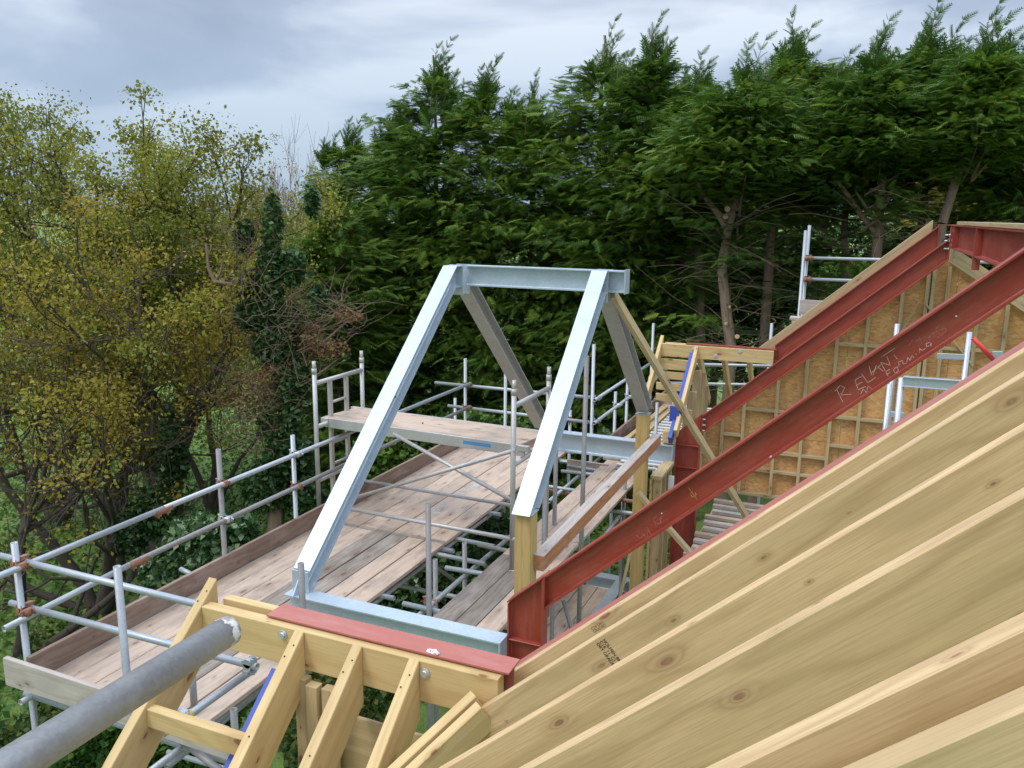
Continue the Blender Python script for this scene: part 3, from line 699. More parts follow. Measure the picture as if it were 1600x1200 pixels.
# ------------------------------------------------------------------ scaffold boards
DZ = -H
def board(name, P0, P1, w, mtl, lab, cat='board', group=None, d=0.038, up=Z, anchor='t'):
    o = beam(name, P0, P1, w, d, mtl, anchor=anchor, up=up, c=0.003)
    return tag(o, lab, cat, group)
GB = 'boards of the main scaffold deck'
edges = [-5.38, -5.165, -4.95, -4.735, -4.525, -4.31, -4.09, -3.865]
near_m = [M_board, M_board, M_board, M_board, M_boardgrey, M_board, M_board]
far_m = [M_board, M_board, M_board, M_board, M_board, M_board, M_board]
near_m[3] = M_boardgrey
desc_n = ['near deck board right beside the long toe board', 'second near deck board in from the long toe board', 'near deck board, third from the outer toe board, passing under the galvanised foot', 'dark weathered near deck board ending at the cross joint', 'grey weathered near deck board, just inside the darkest one', 'near deck board bordering the wide dark gap', 'innermost near deck board, along the open edge over the bushes']
desc_f = ['far deck board right beside the long toe board beneath the mobile tower', 'second far deck board in from the outer toe board', 'far deck board in the outer half, under the tower deck', 'far deck board along the middle of the walkway under the tower', 'far deck board smeared with pale plaster', 'far deck board just inside the plastered one', 'innermost far deck board beside the open edge']
for i in range(7):
    w = edges[i + 1] - edges[i]; xc = (edges[i] + edges[i + 1]) / 2
    gap = 0.004 + (0.012 if i == 4 else 0) + (0.02 if i == 5 else 0)
    dz = (0.0, 0.002, 0.0, 0.004, -0.004, 0.003, 0.0)[i]
    near_o = board('scaffold_board', (xc, 3.70 + 0.02 * (i % 2), DZ + dz), (xc, 7.315, DZ + dz), w - gap, near_m[i], desc_n[i], group=GB)
    o = board('scaffold_board', (xc, 7.335, DZ + dz), (xc, 11.2 - 0.03 * (i % 3), DZ + dz), w - 0.005, far_m[i], desc_f[i], group=GB)
    for yy_ in (7.30, 7.352, 3.735):
        bm = bmesh.new(); box_bm(bm, (xc - w / 2 + 0.012, yy_, DZ + dz), (xc + w / 2 - 0.012, yy_, DZ + dz), 0.016, 0.003)
        bm_obj('end_band', bm, M_tubeold, o if yy_ == 7.352 else near_o)
    if i == 4:
        bm = bmesh.new(); r_ = random.Random(8)
        for (ya, yb) in ((7.60, 9.25),):
            n = 18; L_ = [(edges[4] + 0.02 + r_.uniform(0, 0.03), ya + (yb - ya) * k / n) for k in range(n + 1)]; Rr = [(edges[5] - 0.02 - r_.uniform(0, 0.03), ya + (yb - ya) * k / n) for k in range(n + 1)]
            for k in range(n):
                bm.faces.new([bm.verts.new((*p, DZ + dz + 0.001)) for p in (L_[k], Rr[k], Rr[k + 1], L_[k + 1])])
        m_, t_, b_ = mat('dried_plaster', Base_Color=(0.55, 0.53, 0.50, 1), Roughness=0.9)
        fl = N(t_, 'ShaderNodeMapRange', **{'From Min': 0.46, 'From Max': 0.56}); v_, _r = coords(t_)
        t_.links.new(noise(t_, scalev(t_, v_, (9, 3, 1)), 1.6, 5, 0.7), fl.inputs[0]); t_.links.new(mth(t_, 'MULTIPLY', fl.outputs[0], 0.8), b_.inputs['Alpha'])
        bm_obj('plaster_smear', bm, m_, o)
GI = 'boards of the inner scaffold strip'
ie = [-3.205, -2.985, -2.785, -2.575]
for i in range(3):
    xc = (ie[i] + ie[i + 1]) / 2; w = ie[i + 1] - ie[i]
    y0 = (5.05, 5.02, 5.0)[i]; ym = (7.30, 6.95, 7.9)[i]
    board('scaffold_board', (xc, y0, DZ), (xc, ym, DZ), w - 0.008, (M_boardgrey, M_boardgrey, M_board)[i], ['rough grey-brown inner board nearest the open gap, near part', 'patchy grey inner board between the gap-side board and the wall-side board, near part', 'tan inner board along the wall side, near part'][i], group=GI)
    board('scaffold_board', (xc, ym + 0.02, DZ - 0.003), (xc, 11.0, DZ - 0.003), w - 0.006, M_board, ['gap-side inner board continuing towards the far galvanised beam', 'middle inner board continuing under the tie board', 'wall-side inner board beside the far laminated post'][i], group=GI)
GL = 'boards of the lower scaffold lift'
for i in range(6):
    xc = -3.40 + i * 0.235
    board('scaffold_board', (xc, 5.2, -5.0), (xc, 10.25, -5.0), 0.225, M_board, ['lower lift board farthest out, deep below the gap'] [0] if i == 0 else 'lower lift board %s' % ['', 'beneath the inner strip', 'seen under the long red beam, outer one', 'seen under the long red beam beside the dark upright', 'seen under the long red beam next to the grey channel', 'against the wall at the lower level'][i], group=GL)
gc = ibeam('grey_channel', (-3.25, 10.36, -4.86), (-2.42, 10.36, -4.86), 0.2, 0.15, M_galv, anchor='t')
tag(gc, 'blue-grey steel beam low down between the dark upright and the far laminated post', 'steel beam')
gc = ibeam('grey_channel', (-2.72, 9.0, -4.84), (-2.72, 10.27, -4.84), 0.2, 0.15, M_galv, anchor='t')
tag(gc, 'blue-grey steel beam running towards us at the foot of the far laminated post', 'steel beam')

# toe boards
o = board('toe_board', (-5.405, 3.72, DZ + 0.19), (-5.405, 7.6, DZ + 0.19), 0.038, M_toe, 'long brown toe board along the outer edge of the deck, near length', group='toe boards', d=0.215, up=Z)
o = board('toe_board', (-5.402, 7.62, DZ + 0.19), (-5.402, 11.1, DZ + 0.19), 0.038, M_toe, 'brown toe board along the outer edge behind the mobile tower, far length', group='toe boards', d=0.215)
o = board('toe_board', at(8, 1026, y=3.61), (-3.45, 3.61, at(8, 1026, y=3.61).z - 0.01), 0.038, M_dusty, 'pale dusty toe board across the near end of the deck, with a split in it', group='toe boards', d=0.215)
o = board('toe_board', (-5.40, 11.15, DZ + 0.19), (-3.75, 11.15, DZ + 0.19), 0.038, M_toe, 'toe board across the far end of the main deck', group='toe boards', d=0.215)
o = board('toe_board', (-3.70, 10.72, DZ + 0.02), (-3.10, 10.72, DZ + 0.02), 0.038, M_board, 'short board on edge under the far galvanised beam', group='toe boards', d=0.20)

# ------------------------------------------------------------------ scaffold tubes
GP, GR, GT = 'outer scaffold uprights', 'scaffold guard rails', 'scaffold transoms and ledgers'
XO = -5.445
def upright(px, py, x=None, y=None, zb=-8.6, lab='', m=M_tube, grp=GP, cpl=()):
    P = at(px, py, x=x, y=y)
    o = tube('scaffold_upright', (P.x, P.y, zb), P, m, lab, 'scaffold pole', grp)
    return P, o
ups = {}
for key, px, py, m, lab in (('a', 22, 848, M_tubepale, 'pale upright at the near left corner of the deck, above the end toe board'),
                            ('b', 341, 702, M_tubeold, 'weathered upright with a shiny new coupler, behind the long toe board'),
                            ('c', 457, 680, M_tubepale, 'upright with a sleeve joint low down, left of the mobile tower'),
                            ('t', 727, 560, M_tube, 'upright at the far outer corner behind the tower deck')):
    ups[key] = upright(px, py, x=XO, lab=lab, m=m)
ya = ups['a'][0].y; yb = ups['b'][0].y; yc_ = ups['c'][0].y; yt = ups['t'][0].y
XI = XO + 0.052
rail_t1 = tube('guard_rail', (XI, 2.6, -2.515), (XI, 5.05, -2.505), M_tubepale, 'upper outer guard rail, near length up to its clamp joint', 'scaffold rail', GR)
rail_t2 = tube('guard_rail', (XI, 5.06, -2.505), (XI, 11.05, -2.50), M_tubepale, 'upper outer guard rail, far length running behind the tower', 'scaffold rail', GR)
rail_m1 = tube('guard_rail', at(6, 983, x=XI), (XI, 4.75, -2.86), M_tubepale, 'lower outer guard rail, near length with an open end at the left edge', 'scaffold rail', GR)
rail_m2 = tube('guard_rail', (XI, 4.76, -2.86), (XI, 11.05, -2.86), M_tubeold, 'darker lower outer guard rail, far length', 'scaffold rail', GR)
for (yy, o1, o2, m1, m2) in ((yb, rail_t2, rail_m2, M_rust, M_zinc), (yc_, rail_t2, rail_m2, M_zinc, M_rust), (ya, rail_t1, rail_m1, M_rust, M_rust), (yt, rail_t2, rail_m2, M_rust, M_rust)):
    coupler((XO + 0.026, yy, -2.505), Z, Y, o1, m1); coupler((XO + 0.026, yy, -2.86), Z, Y, o2, m2)
def sleeve(P, d, parent, m=M_rust):
    bm = bmesh.new(); P = Vector(P); d = Vector(d).normalized()
    tube_bm(bm, P - d * 0.09, P + d * 0.09, 0.030, 12, hollow=False)
    for k in (-0.05, 0.05):
        box_bm(bm, P + d * (k - 0.02) - Z * 0.03, P + d * (k + 0.02) - Z * 0.03, 0.03, 0.03)
        tube_bm(bm, P + d * k - Z * 0.03, P + d * k - Z * 0.065, 0.008, 6, hollow=False)
    bm_obj('sleeve_coupler', bm, m, parent)
sleeve((XI, 5.05, -2.515), Y, rail_t1); sleeve((XI, 4.75, -2.868), Y, rail_m1)
# end guard rails (across)
YE = ya + 0.055
e1 = tube('guard_rail', (-6.3, YE, -2.50), (-3.42, YE, -2.50), M_tubepale, 'upper rail across the near end of the deck, hitting the pale verge rafter', 'scaffold rail', GR)
pE = at(17, 942, y=YE)
e2 = tube('guard_rail', pE, at(402, 1042, y=YE), M_tubepale, 'lower rail across the near end of the deck, passing the stout grey upright', 'scaffold rail', GR)
coupler((XO, YE - 0.028, -2.50), Z, X, e1, M_rust); coupler((XO, YE - 0.028, pE.z), Z, X, e2, M_rust)
coupler(at(400, 1043, y=YE) - X * 0.05, X, Y, e2, M_tube)
P2, o_ = upright(183, 885, y=3.46, lab='stout grey upright in front of the near end rails', m=M_tube, zb=-5.2)
o_ = tube('scaffold_upright', at(299, 1040, y=3.9), (at(299, 1040, y=3.9).x, 3.9, -3.38), M_tube, 'short upright seen behind the verge rafter', 'scaffold pole', GP)
q0, q1 = at(396, 1046, z=-2.96), at(252, 1148, z=-3.0)
o_ = tube('scaffold_tube', q0, q1, M_tube, 'short tube daubed with yellow paint, behind the verge rafter', 'scaffold tube', GT)
bm = bmesh.new(); tube_bm(bm, q0.lerp(q1, 0.70), q0.lerp(q1, 0.98), 0.0248, 16, hollow=False); 
m_, t_, b_ = mat('yellow_paint', Base_Color=(0.62, 0.46, 0.10, 1), Roughness=0.6)
bm_obj('paint', bm, m_, o_)
q = at(282, 1118, z=-3.0)
coupler(q, Z, (q1 - q0), o_, M_tubepale)
# toe board hook
# uprights inside
P3, o3 = upright(470, 880, y=4.66, lab='dark upright standing in front of the foot of the near galvanised leg', m=M_tubeold, zb=-3.9, grp='inner scaffold uprights')
P6, o6 = upright(669, 787, x=-3.335, lab='grey upright rising from the gap between the two board strips', m=M_tubeold, grp='inner scaffold uprights')
P9, o9 = upright(917, 556, x=-2.47, lab='dark brown upright in front of the far galvanised beam, passing behind the tie board', m=M_tubeold, zb=-4.95, grp='inner scaffold uprights')
o_ = tube('brace_tube', at(880, 938, x=-2.75), (P9.x, P9.y + 0.02, -4.55), M_tubeold, 'dark diagonal strut meeting the dark upright under the long red beam', 'scaffold tube', GT, r=0.022)
UPS2 = [(852, 748, -2.75, None, 'upright half hidden behind the right near galvanised leg'), (869, 700, -3.0, None, 'upright just right of the near galvanised leg, below the far grey beam'), (977, 741, -2.62, None, 'short upright rising beside the wall-side inner board')]
for px, py, xx, yy, lab in UPS2: upright(px, py, x=xx, lab=lab, m=M_tubeold, grp='inner scaffold uprights')
# ledgers and transoms under the boards
def htube(a, b, z, lab, m=M_tube, ext0=0, ext1=0, r=0.02415):
    A, B = at(*a, z=z), at(*b, z=z); d = (B - A).normalized()
    return tube('scaffold_tube', A - d * ext0, B + d * ext1, m, lab, 'scaffold tube', GT, r)
zt = DZ - 0.066; zl = DZ - 0.115
lg_ = htube((656, 960), (792, 843), zl, 'long ledger tube beneath the edge of the inner boards', m=M_tube, ext0=0.9, ext1=0.3)
coupler(at(672, 940, z=zl), Z, Y, lg_, M_rust)
htube((630, 943), (683, 955), zt, 'white-ended transom poking into the gap near the galvanised base beam', m=M_tubepale, ext1=0.7)
htube((696, 887), (752, 896), zt, 'pale-ended transom poking into the middle of the gap', m=M_tubepale, ext1=0.8)
htube((679, 865), (758, 881), zt, 'transom crossing the gap beside the grey upright', ext0=1.0)
htube((709, 841), (773, 854), zt, 'transom crossing the gap just below the tower foot rail', ext0=0.9)
htube((747, 851), (794, 861), zt, 'rust and white banded transom end near the laminated post', m=M_tubeold, ext1=0.7)
htube((615, 913), (709, 932), zt - 0.35, 'lower cross tube deep in the gap', ext0=0.4, ext1=0.6)
htube((581, 945), (664, 882), zl, 'ledger under the inner edge of the main deck, near part', ext0=0.5)
htube((688, 862), (727, 833), zl, 'ledger under the inner edge of the main deck, farther part', ext1=2.0)
upright(680, 874, x=-3.55, lab='thin looking lower upright behind the grey upright in the gap', m=M_tubeold, grp='inner scaffold uprights')
upright(726, 848, x=-3.45, lab='lower upright in the middle of the gap', m=M_tubeold, grp='inner scaffold uprights')
tube('brace_tube', at(672, 880, z=-3.8), at(722, 915, z=-4.5), M_tubeold, 'diagonal brace below the transoms in the gap', 'scaffold tube', GT)
htube((872, 720.5), (906, 724), zt, 'farthest of three short transoms right of the near galvanised leg', m=M_tubepale, ext1=0.6, ext0=0.4)
htube((887, 728), (906, 731), zt, 'middle of three short transoms right of the near galvanised leg', m=M_tubepale, ext1=0.6)
htube((877, 736), (922, 741), zt, 'nearest of three short transoms, with an open white end', m=M_tubepale, ext1=0.5)
htube((883, 762), (903, 745), zl, 'ledger running under the inner boards by the near galvanised leg', ext0=0.6, ext1=1.0)
htube((856, 760), (895, 766), zt - 0.02, 'cross tube just above the rusty one beside the right galvanised leg', ext0=0.5, ext1=0.5)
htube((856, 766), (888, 772), zt - 0.1, 'rusty cross tube beside the right galvanised leg', m=M_rust, ext0=0.5, ext1=0.5)
htube((971, 781), (991, 784), zt, 'rusty tube end below the wall-side inner board', m=M_rust, ext0=0.3, ext1=0.4)
htube((961, 799), (986, 802), zt - 0.1, 'cross tube just above the long red beam, beside the far post', m=M_tubepale, ext0=0.2, ext1=0.5)
htube((954, 824), (971, 803), zl - 0.1, 'ledger tube glimpsed above the long red beam', ext0=0.5)
# transoms under the main deck (near end and sides)
tr = tube('scaffold_tube', at(40, 1083, y=3.72), (-3.5, 3.72, at(40, 1083, y=3.72).z), M_tubepale, 'transom under the pale end toe board at the lower left', 'scaffold tube', GT)
lz = at(32, 1098, x=-5.4).z
lo = tube('scaffold_tube', at(32, 1098, x=-5.4), (-5.4, 11.2, lz), M_tube, 'ledger with open end below the lower left corner of the deck', 'scaffold tube', GT)
tube('scaffold_tube', (-3.95, 3.2, lz), (-3.95, 4.9, lz), M_tube, 'ledger end under the inner edge of the deck behind the verge rafter', 'scaffold tube', GT)
for k, yy in enumerate((4.9, 6.1, 7.3, 8.5, 9.7, 10.9)):
    tube('scaffold_tube', (-5.75 if k != 1 else -5.62, yy, zt), (-3.75, yy, zt), M_tube, 'transom under the main deck %s' % ['by the near galvanised foot', 'whose open end sticks out past the long toe board', 'below the cross joint of the boards', 'under the mobile tower', 'under the far end of the tower', 'at the far end of the deck'][k], 'scaffold tube', GT)
tube('scaffold_tube', at(282, 889, z=-3.42), at(304, 900, z=-3.46) , M_tube, 'open tube end poking out beyond the long toe board by the glossy bush', 'scaffold tube', GT)
# low tubes at lower left under the verge rafter
htube((262, 1175), (330, 1195), -4.9, 'pale-ended tube low down below the verge rafter', m=M_tubepale, ext1=1.0)
htube((245, 1200), (300, 1160), -4.95, 'low ledger crossing beneath the pale-ended tube', ext0=0.5, ext1=0.6)
tube('brace_tube', at(285, 1158, y=3.7), at(345, 1205, y=3.55), M_tubeold, 'dark diagonal brace dropping beside the verge rafter', 'scaffold tube', GT)
htube((345, 1130), (400, 1085), -4.1, 'ledger beside the blue strip under the deck edge', ext0=0.6, ext1=0.8)
upright(365, 1108, x=-3.62, lab='lower upright seen beside the blue membrane strip', m=M_tubeold, grp='inner scaffold uprights')
zz = at(20, 1100, y=3.72).z

# back return rails and far section
YB = yt
b1 = tube('guard_rail', at(680, 598, y=YB + 0.055), at(923, 621, y=YB + 0.055), M_tubepale, 'upper rail across the far end of the main deck', 'scaffold rail', GR)
b2 = tube('guard_rail', at(700, 634, y=YB + 0.055), at(923, 660, y=YB + 0.055), M_tubepale, 'lower rail across the far end of the main deck', 'scaffold rail', GR)
cU = at(928, 622, y=YB + 0.03)
XF = cU.x
tube('scaffold_upright', (XF, YB + 0.03, -8.6), at(928, 538, x=XF), M_tubepale, 'tall upright at the corner where the far rails turn away', 'scaffold pole', GP)
z1 = cU.z; z2 = at(928, 658, y=YB + 0.03).z
r1 = tube('guard_rail', (XF + 0.05, YB - 0.1, z1), (XF + 0.05, 16.0, z1 + 0.02), M_tubepale, 'upper rail running away from the corner upright towards the far dormer', 'scaffold rail', GR)
r2 = tube('guard_rail', (XF + 0.05, YB - 0.1, z2), (XF + 0.05, 16.0, z2 + 0.02), M_tubepale, 'lower rail running away from the corner upright towards the far dormer', 'scaffold rail', GR)
for o_, z_ in ((r1, z1), (r2, z2)):
    coupler((XF + 0.028, YB + 0.03, z_), Z, Y, o_, M_tubepale)
for px, py, lab in ((962, 612, 'short upright with a zinc coupler on the far side rail'), (981, 588, 'upright right behind the far galvanised leg'), (1021, 505, 'tall thin upright left of the far dormer ridge')):
    P, o_ = upright(px, py, x=XF + 0.0, lab=lab, m=M_tubepale)
    coupler((XF + 0.028, P.y, z2 + 0.008), Z, Y, o_, M_zinc)
upright(743, 603 + 31, x=XO, y=None, lab='short upright stub left of the far corner upright', m=M_tubepale) if False else None
P, o_ = upright(711, 622, y=YB + 0.6, lab='short upright stub behind the far end rails', m=M_tubepale)
P, o_ = upright(891, 641, y=YB + 0.5, lab='short upright stub with rusty coupler between the galvanised legs', m=M_tubepale)
coupler((P.x, P.y - 0.03, at(891, 655, y=P.y).z), Z, X, o_, M_rust)
P, o_ = upright(790, 578, y=YB - 0.10, lab='upright crossing in front of the far galvanised leg', m=M_tube)
P, o_ = upright(914, 561, y=YB - 0.05, lab='upright at the far side of the right galvanised leg', m=M_tubeold) if False else (None, None)
tube('guard_rail', at(1034, 568, y=13.4), at(1300, 574, y=13.4), M_tubepale, 'upper rail across behind the far dormer', 'scaffold rail', GR)
tube('guard_rail', at(994, 559, y=13.4), at(1180, 598, y=13.4), M_tubepale, 'lower rail across behind the far dormer', 'scaffold rail', GR) if False else None
tube('guard_rail', at(1034, 598, y=13.4), at(1300, 604, y=13.4), M_tubepale, 'lower rail across behind the far dormer', 'scaffold rail', GR)
board('toe_board', (XF + 0.07, 11.2, DZ + 0.17), (XF + 0.07, 15.9, DZ + 0.17), 0.038, M_toe, 'brown toe board of the far side walkway, left of the far post', group='toe boards', d=0.2)
for k in range(2):
    board('scaffold_board', (XF + 0.25 + 0.23 * k, 11.1, DZ), (XF + 0.25 + 0.23 * k, 15.6, DZ), 0.225, M_board, ['outer board of the far side walkway', 'inner board of the far side walkway'][k], group='boards of the far side walkway')
r_ = random.Random(2)
for k in range(4):
    xx = XF + 0.18 + k * 0.075
    board('loose_batten', (xx, 11.3 + r_.uniform(0, .3), DZ + 0.05 + 0.02 * (k % 2)), (xx + r_.uniform(-0.06, 0.1), 14.6, DZ + 0.05), 0.05, M_pine if k != 2 else M_stud, ['yellow batten lying against the far toe board', 'second yellow batten in the stack by the far toe board', 'dull batten within the stack by the far toe board', 'innermost yellow batten of the stack behind the far post'][k], cat='batten', group='yellow battens stacked on the far walkway', d=0.03)
lad = thing('slatted_ramp', (-2.75, 11.2, DZ), 'pale slatted panel lying behind the far laminated post', 'slatted panel')
m_, t_, b_ = mat('pale_slat', Base_Color=(0.62, 0.60, 0.56, 1), Roughness=0.7)
for k in range(22):
    yy = 10.75 + k * 0.19
    beam('slat', (-2.98, yy, DZ + 0.03), (-2.28, yy, DZ + 0.03), 0.075, 0.025, m_, lad)
for xx in (-2.95, -2.33): beam('side_rail', (xx, 10.6, DZ - 0.03), (xx, 15.1, DZ - 0.03), 0.05, 0.08, M_boardgrey, lad)
board('board_end', at(1022, 622, y=14.9), at(1050, 624, y=14.9), 0.03, M_board, 'board on edge at the far end of the slatted panel', d=0.25, up=Z)
P, o_ = upright(1027, 629, x=-2.55, lab='grey upright standing in the slatted panel behind the far post', m=M_tube, grp='inner scaffold uprights')

# scaffold at the back right of the roof
YR2 = 13.5
for (a, b_, lab, dy) in (((1259, 360), (1246, 505), 'nearer of the twin uprights beyond the roof slope at the right', 0.0), ((1265, 352), (1253, 470), 'taller greenish upright of the twin uprights beyond the roof slope', 0.12)):
    P = at(*a, y=YR2 + dy)
    tube('scaffold_upright', (P.x, P.y, -8.6), P, M_tubepale, lab, 'scaffold pole', GP)
for (a, b_, lab) in (((1264, 403), (1385, 405), 'upper rail behind the roof slope at the right'), ((1262, 436), (1345, 438), 'lower rail behind the roof slope at the right')):
    A_, B_ = at(*a, y=YR2 + 0.06), at(*b_, y=YR2 + 0.06)
    o_ = tube('guard_rail', A_ - X * 0.08, B_ + X * 2.2, M_tubepale, lab, 'scaffold rail', GR)
    coupler((A_.x + 0.02, YR2 + 0.04, A_.z), Z, X, o_, M_rust); coupler((A_.x - 0.03, YR2 + 0.03, A_.z), Z, X, o_, M_rust)
P = at(1206, 505, y=YR2); tube('scaffold_upright', (P.x, P.y, -8.6), P, M_tubepale, 'lone short upright just left of the roof slope', 'scaffold pole', GP)
A_ = at(1250, 468, y=YR2 - 0.05)
board('toe_board', (A_.x, YR2 - 0.05, A_.z), (A_.x + 2.5, YR2 - 0.05, A_.z), 0.038, M_dusty, 'pale toe board behind the roof slope beside the twin uprights', group='toe boards', d=0.22)
for k in range(3):
    board('scaffold_board', (A_.x - 0.10 + 0.03 * k, YR2 - 0.3 + 0.0 * k, A_.z - 0.24 - 0.045 * k), (A_.x + 2.4, YR2 - 0.3, A_.z - 0.24 - 0.045 * k), 0.225, M_dusty, ['top board of the small stack behind the roof slope', 'middle board of the small stack behind the roof slope', 'bottom board of the small stack behind the roof slope'][k], group='boards stacked behind the roof slope')

# ------------------------------------------------------------------ mobile aluminium tower on the deck
tw = thing('mobile_tower', (-5.52, 7.4, -3.4), 'low aluminium mobile tower with a plywood deck standing on the scaffold boards', 'tower scaffold')
def fbm(name, segs, m=M_alu, r=0.0254, parent=tw):
    bm = bmesh.new()
    for s in segs:
        tube_bm(bm, s[0], s[1], s[2] if len(s) > 2 else r, 12)
    return bm_obj(name, bm, m, parent)
def tframe(x, ya_, yb_, zta, ztb, zb):
    a, b_ = (x, ya_), (x, yb_)
    zz_ = [-1.84, -2.345]
    segs = [((x, ya_, zb), (x, ya_, zta - 0.10)), ((x, yb_, zb), (x, yb_, ztb - 0.10)),
            ((x, ya_, zta - 0.11), (x, ya_, zta), 0.021), ((x, yb_, ztb - 0.11), (x, yb_, ztb), 0.021),
            ((x, ya_, zta - 0.14), (x, ya_, zta - 0.08), 0.029), ((x, yb_, ztb - 0.14), (x, yb_, ztb - 0.08), 0.029)]
    for z_ in (zta - 0.25, -2.345, zb + 0.45): segs.append(((x, ya_, z_), (x, yb_, z_)))
    return fbm('end_frame', segs)
fL = tframe(-5.52, 7.40, 8.335, -1.60, -1.62, -3.42)
fR = tframe(-2.965, 7.01, 7.935, -1.515, -1.54, -3.40)
# ladder section in the left frame
bm = bmesh.new()
for yy in (7.68, 8.0): box_bm(bm, (-5.52, yy, -3.3), (-5.52, yy, -1.87), 0.05, 0.035, up=X)
for z_ in (-3.1, -2.85, -2.60, -2.12): tube_bm(bm, (-5.52, 7.68, z_), (-5.52, 8.0, z_), 0.016, 10)
bm_obj('ladder', bm, M_alu, tw)
# deck
zD = -2.285; c0 = Vector((-5.55, 7.62, zD)); c1 = Vector((-2.93, 7.20, -2.19))
for yo, nm in ((0.0, 'near'), (0.60, 'far')):
    beam('deck_rail', c0 + Y * yo, c1 + Y * yo, 0.03, 0.11, M_alu, tw, anchor='t')
dk = beam('deck_panel', c0 + Y * 0.30 + Z * 0.002, c1 + Y * 0.30 + Z * 0.002, 0.565, 0.014, M_board, tw, anchor='t')
lb = at(740, 688, y=7.20)
tt_ = (lb.x - c0.x) / (c1.x - c0.x); pb = c0.lerp(c1, tt_); dd = (c1 - c0).normalized()
beam('label', pb - dd * 0.17 - Y * 0.0158 - Z * 0.05, pb + dd * 0.17 - Y * 0.0158 - Z * 0.05, 0.001, 0.035, M_bluelabel, tw)
for cc, yy in ((c0, 0.0), (c0, 0.6), (c1, 0), (c1, 0.6)):
    q = cc + Y * yy; beam('hook', q - dd * 0.05 - Z * 0.03, q + dd * 0.06 - Z * 0.03, 0.05, 0.055, M_alu, tw)
# braces between the frames
fbm('brace', [(at(615, 678, y=7.45), at(818, 792, y=7.02), 0.02)]); fbm('brace', [(at(553, 778, y=7.40), at(806, 703, y=7.0), 0.02)])
fbm('brace', [(at(548, 748, y=8.2), at(802, 790, y=7.9), 0.02)]); fbm('brace', [(at(541, 794, y=7.38), at(806, 843, y=7.0), 0.022)])

# aluminium tower inside the building
it = thing('mobile_tower', (0.35, 9.0, -3.9), 'second aluminium tower, inside the roof, partly hidden by the long red beam', 'tower scaffold')
M_aluclean = galv('clean_aluminium', (0.40, 0.43, 0.48), (0.58, 0.61, 0.67), 0.6, 0.35)
def vpost(px, py, y, zb=-3.9, r=0.0254):
    P = at(px, py, y=y); fbm('post', [((P.x, P.y, zb), P, r)], M_aluclean, parent=it); return P
vpost(1409, 590, 9.0, r=0.03); vpost(1390, 600, 9.6); vpost(1515, 519, 9.2); vpost(1402, 506, 9.9)
a_, b_ = at(1411, 596, y=9.0), at(1500, 602, y=9.0)
beam('platform_beam', a_, b_ + X * 0.5, 0.03, 0.10, M_aluclean, it); beam('platform_flange', a_ + Z * 0.05, b_ + X * 0.5 + Z * 0.05, 0.07, 0.012, M_aluclean, it)
beam('platform_flange', a_ - Z * 0.045, b_ + X * 0.5 - Z * 0.045, 0.07, 0.012, M_aluclean, it)
beam('platform_beam', at(1464, 556, y=9.2), at(1512, 558, y=9.2), 0.03, 0.055, M_aluclean, it)
beam('platform_beam', at(1392, 647, y=9.2), at(1412, 648, y=9.2), 0.03, 0.055, M_aluclean, it)
fbm('stabiliser', [(at(1520, 528, y=9.1), at(1552, 562, y=9.1), 0.022)], M_redp, parent=it)
beam('bracket', at(1550, 556, y=9.15), at(1566, 556, y=9.15), 0.03, 0.09, M_aluclean, it)

# the near tube in the foreground
u1 = ray(357, 985).normalized(); u0 = ray(100, 1146).normalized()
p1 = u1 * (1.33 / u1.dot(CF)); p0 = u0 * (1.03 / u0.dot(CF))
dn = (p0 - p1).normalized()
nt_ = thing('scaffold_tube', p1 + dn * 0.5, 'big out of place looking grey tube end close to the camera at the lower left', 'scaffold tube')
nt_['label'] = 'thick grey tube from the lower left corner, white paint flaking at its tip'
bm = bmesh.new(); tube_bm(bm, p1, p1 + dn * 1.1, 0.02415, 48); bm_obj('tube', bm, M_neartube, nt_)
bm = bmesh.new()
M_, L_ = frame(p1 - dn * 0.0004, p1 + dn * 0.022)
seg = 48
rg = []
for xe in (0, 0.006, 0.012, 0.018):
    rg.append([bm.verts.new(M_ @ Vector((xe + (0 if xe == 0 else 0.003 * math.sin(i * 0.9) + 0.002 * math.sin(i * 2.3)), 0.02435 * math.cos(2 * math.pi * i / seg), 0.02435 * math.sin(2 * math.pi * i / seg)))) for i in range(seg)])
for a_, b_ in zip(rg[:-1], rg[1:]):
    for i in range(seg):
        f_ = bm.faces.new((a_[i], a_[(i + 1) % seg], b_[(i + 1) % seg], b_[i])); f_.smooth = True
inn = [bm.verts.new(M_ @ Vector((0.0, 0.0198 * math.cos(2 * math.pi * i / seg), 0.0198 * math.sin(2 * math.pi * i / seg)))) for i in range(seg)]
for i in range(seg): bm.faces.new((rg[0][i], rg[0][(i + 1) % seg], inn[(i + 1) % seg], inn[i]))
bm_obj('paint', bm, M_flaky, nt_)

# ================================================================== vegetation and land
def spot(px, dist, zz=0.0):
    d = ray(px, 335); P = d * (dist / d.dot(CF)); return Vector((P.x, P.y, zz))
def ground_z(x, y):
    x = np.asarray(x, float); y = np.asarray(y, float)
    d = np.sqrt(x * x + y * y)
    z = -7.7 + 0.35 * np.sin(x * 0.21 + 1.0) * np.cos(y * 0.17)
    rise = 1 / (1 + np.exp(-(x * 0.35 + (y - 15) * 0.25)))           # bank under the conifers
    z = z + rise * 1.5 * np.exp(-((d - 20) / 18) ** 2)
    far = np.clip((d - 35) / 120, 0, 1)
    z = z - far * 5.0
    hills = np.clip((d - 350) / 900, 0, 1)
    ang = np.arctan2(x, y)
    z = z + hills ** 1.3 * (12 + 16 * np.sin(ang * 3.1 + 0.5) + 9 * np.sin(ang * 7.7 + 2) + 5 * np.sin(ang * 17))
    return z
def gz(x, y): return float(ground_z(x, y))

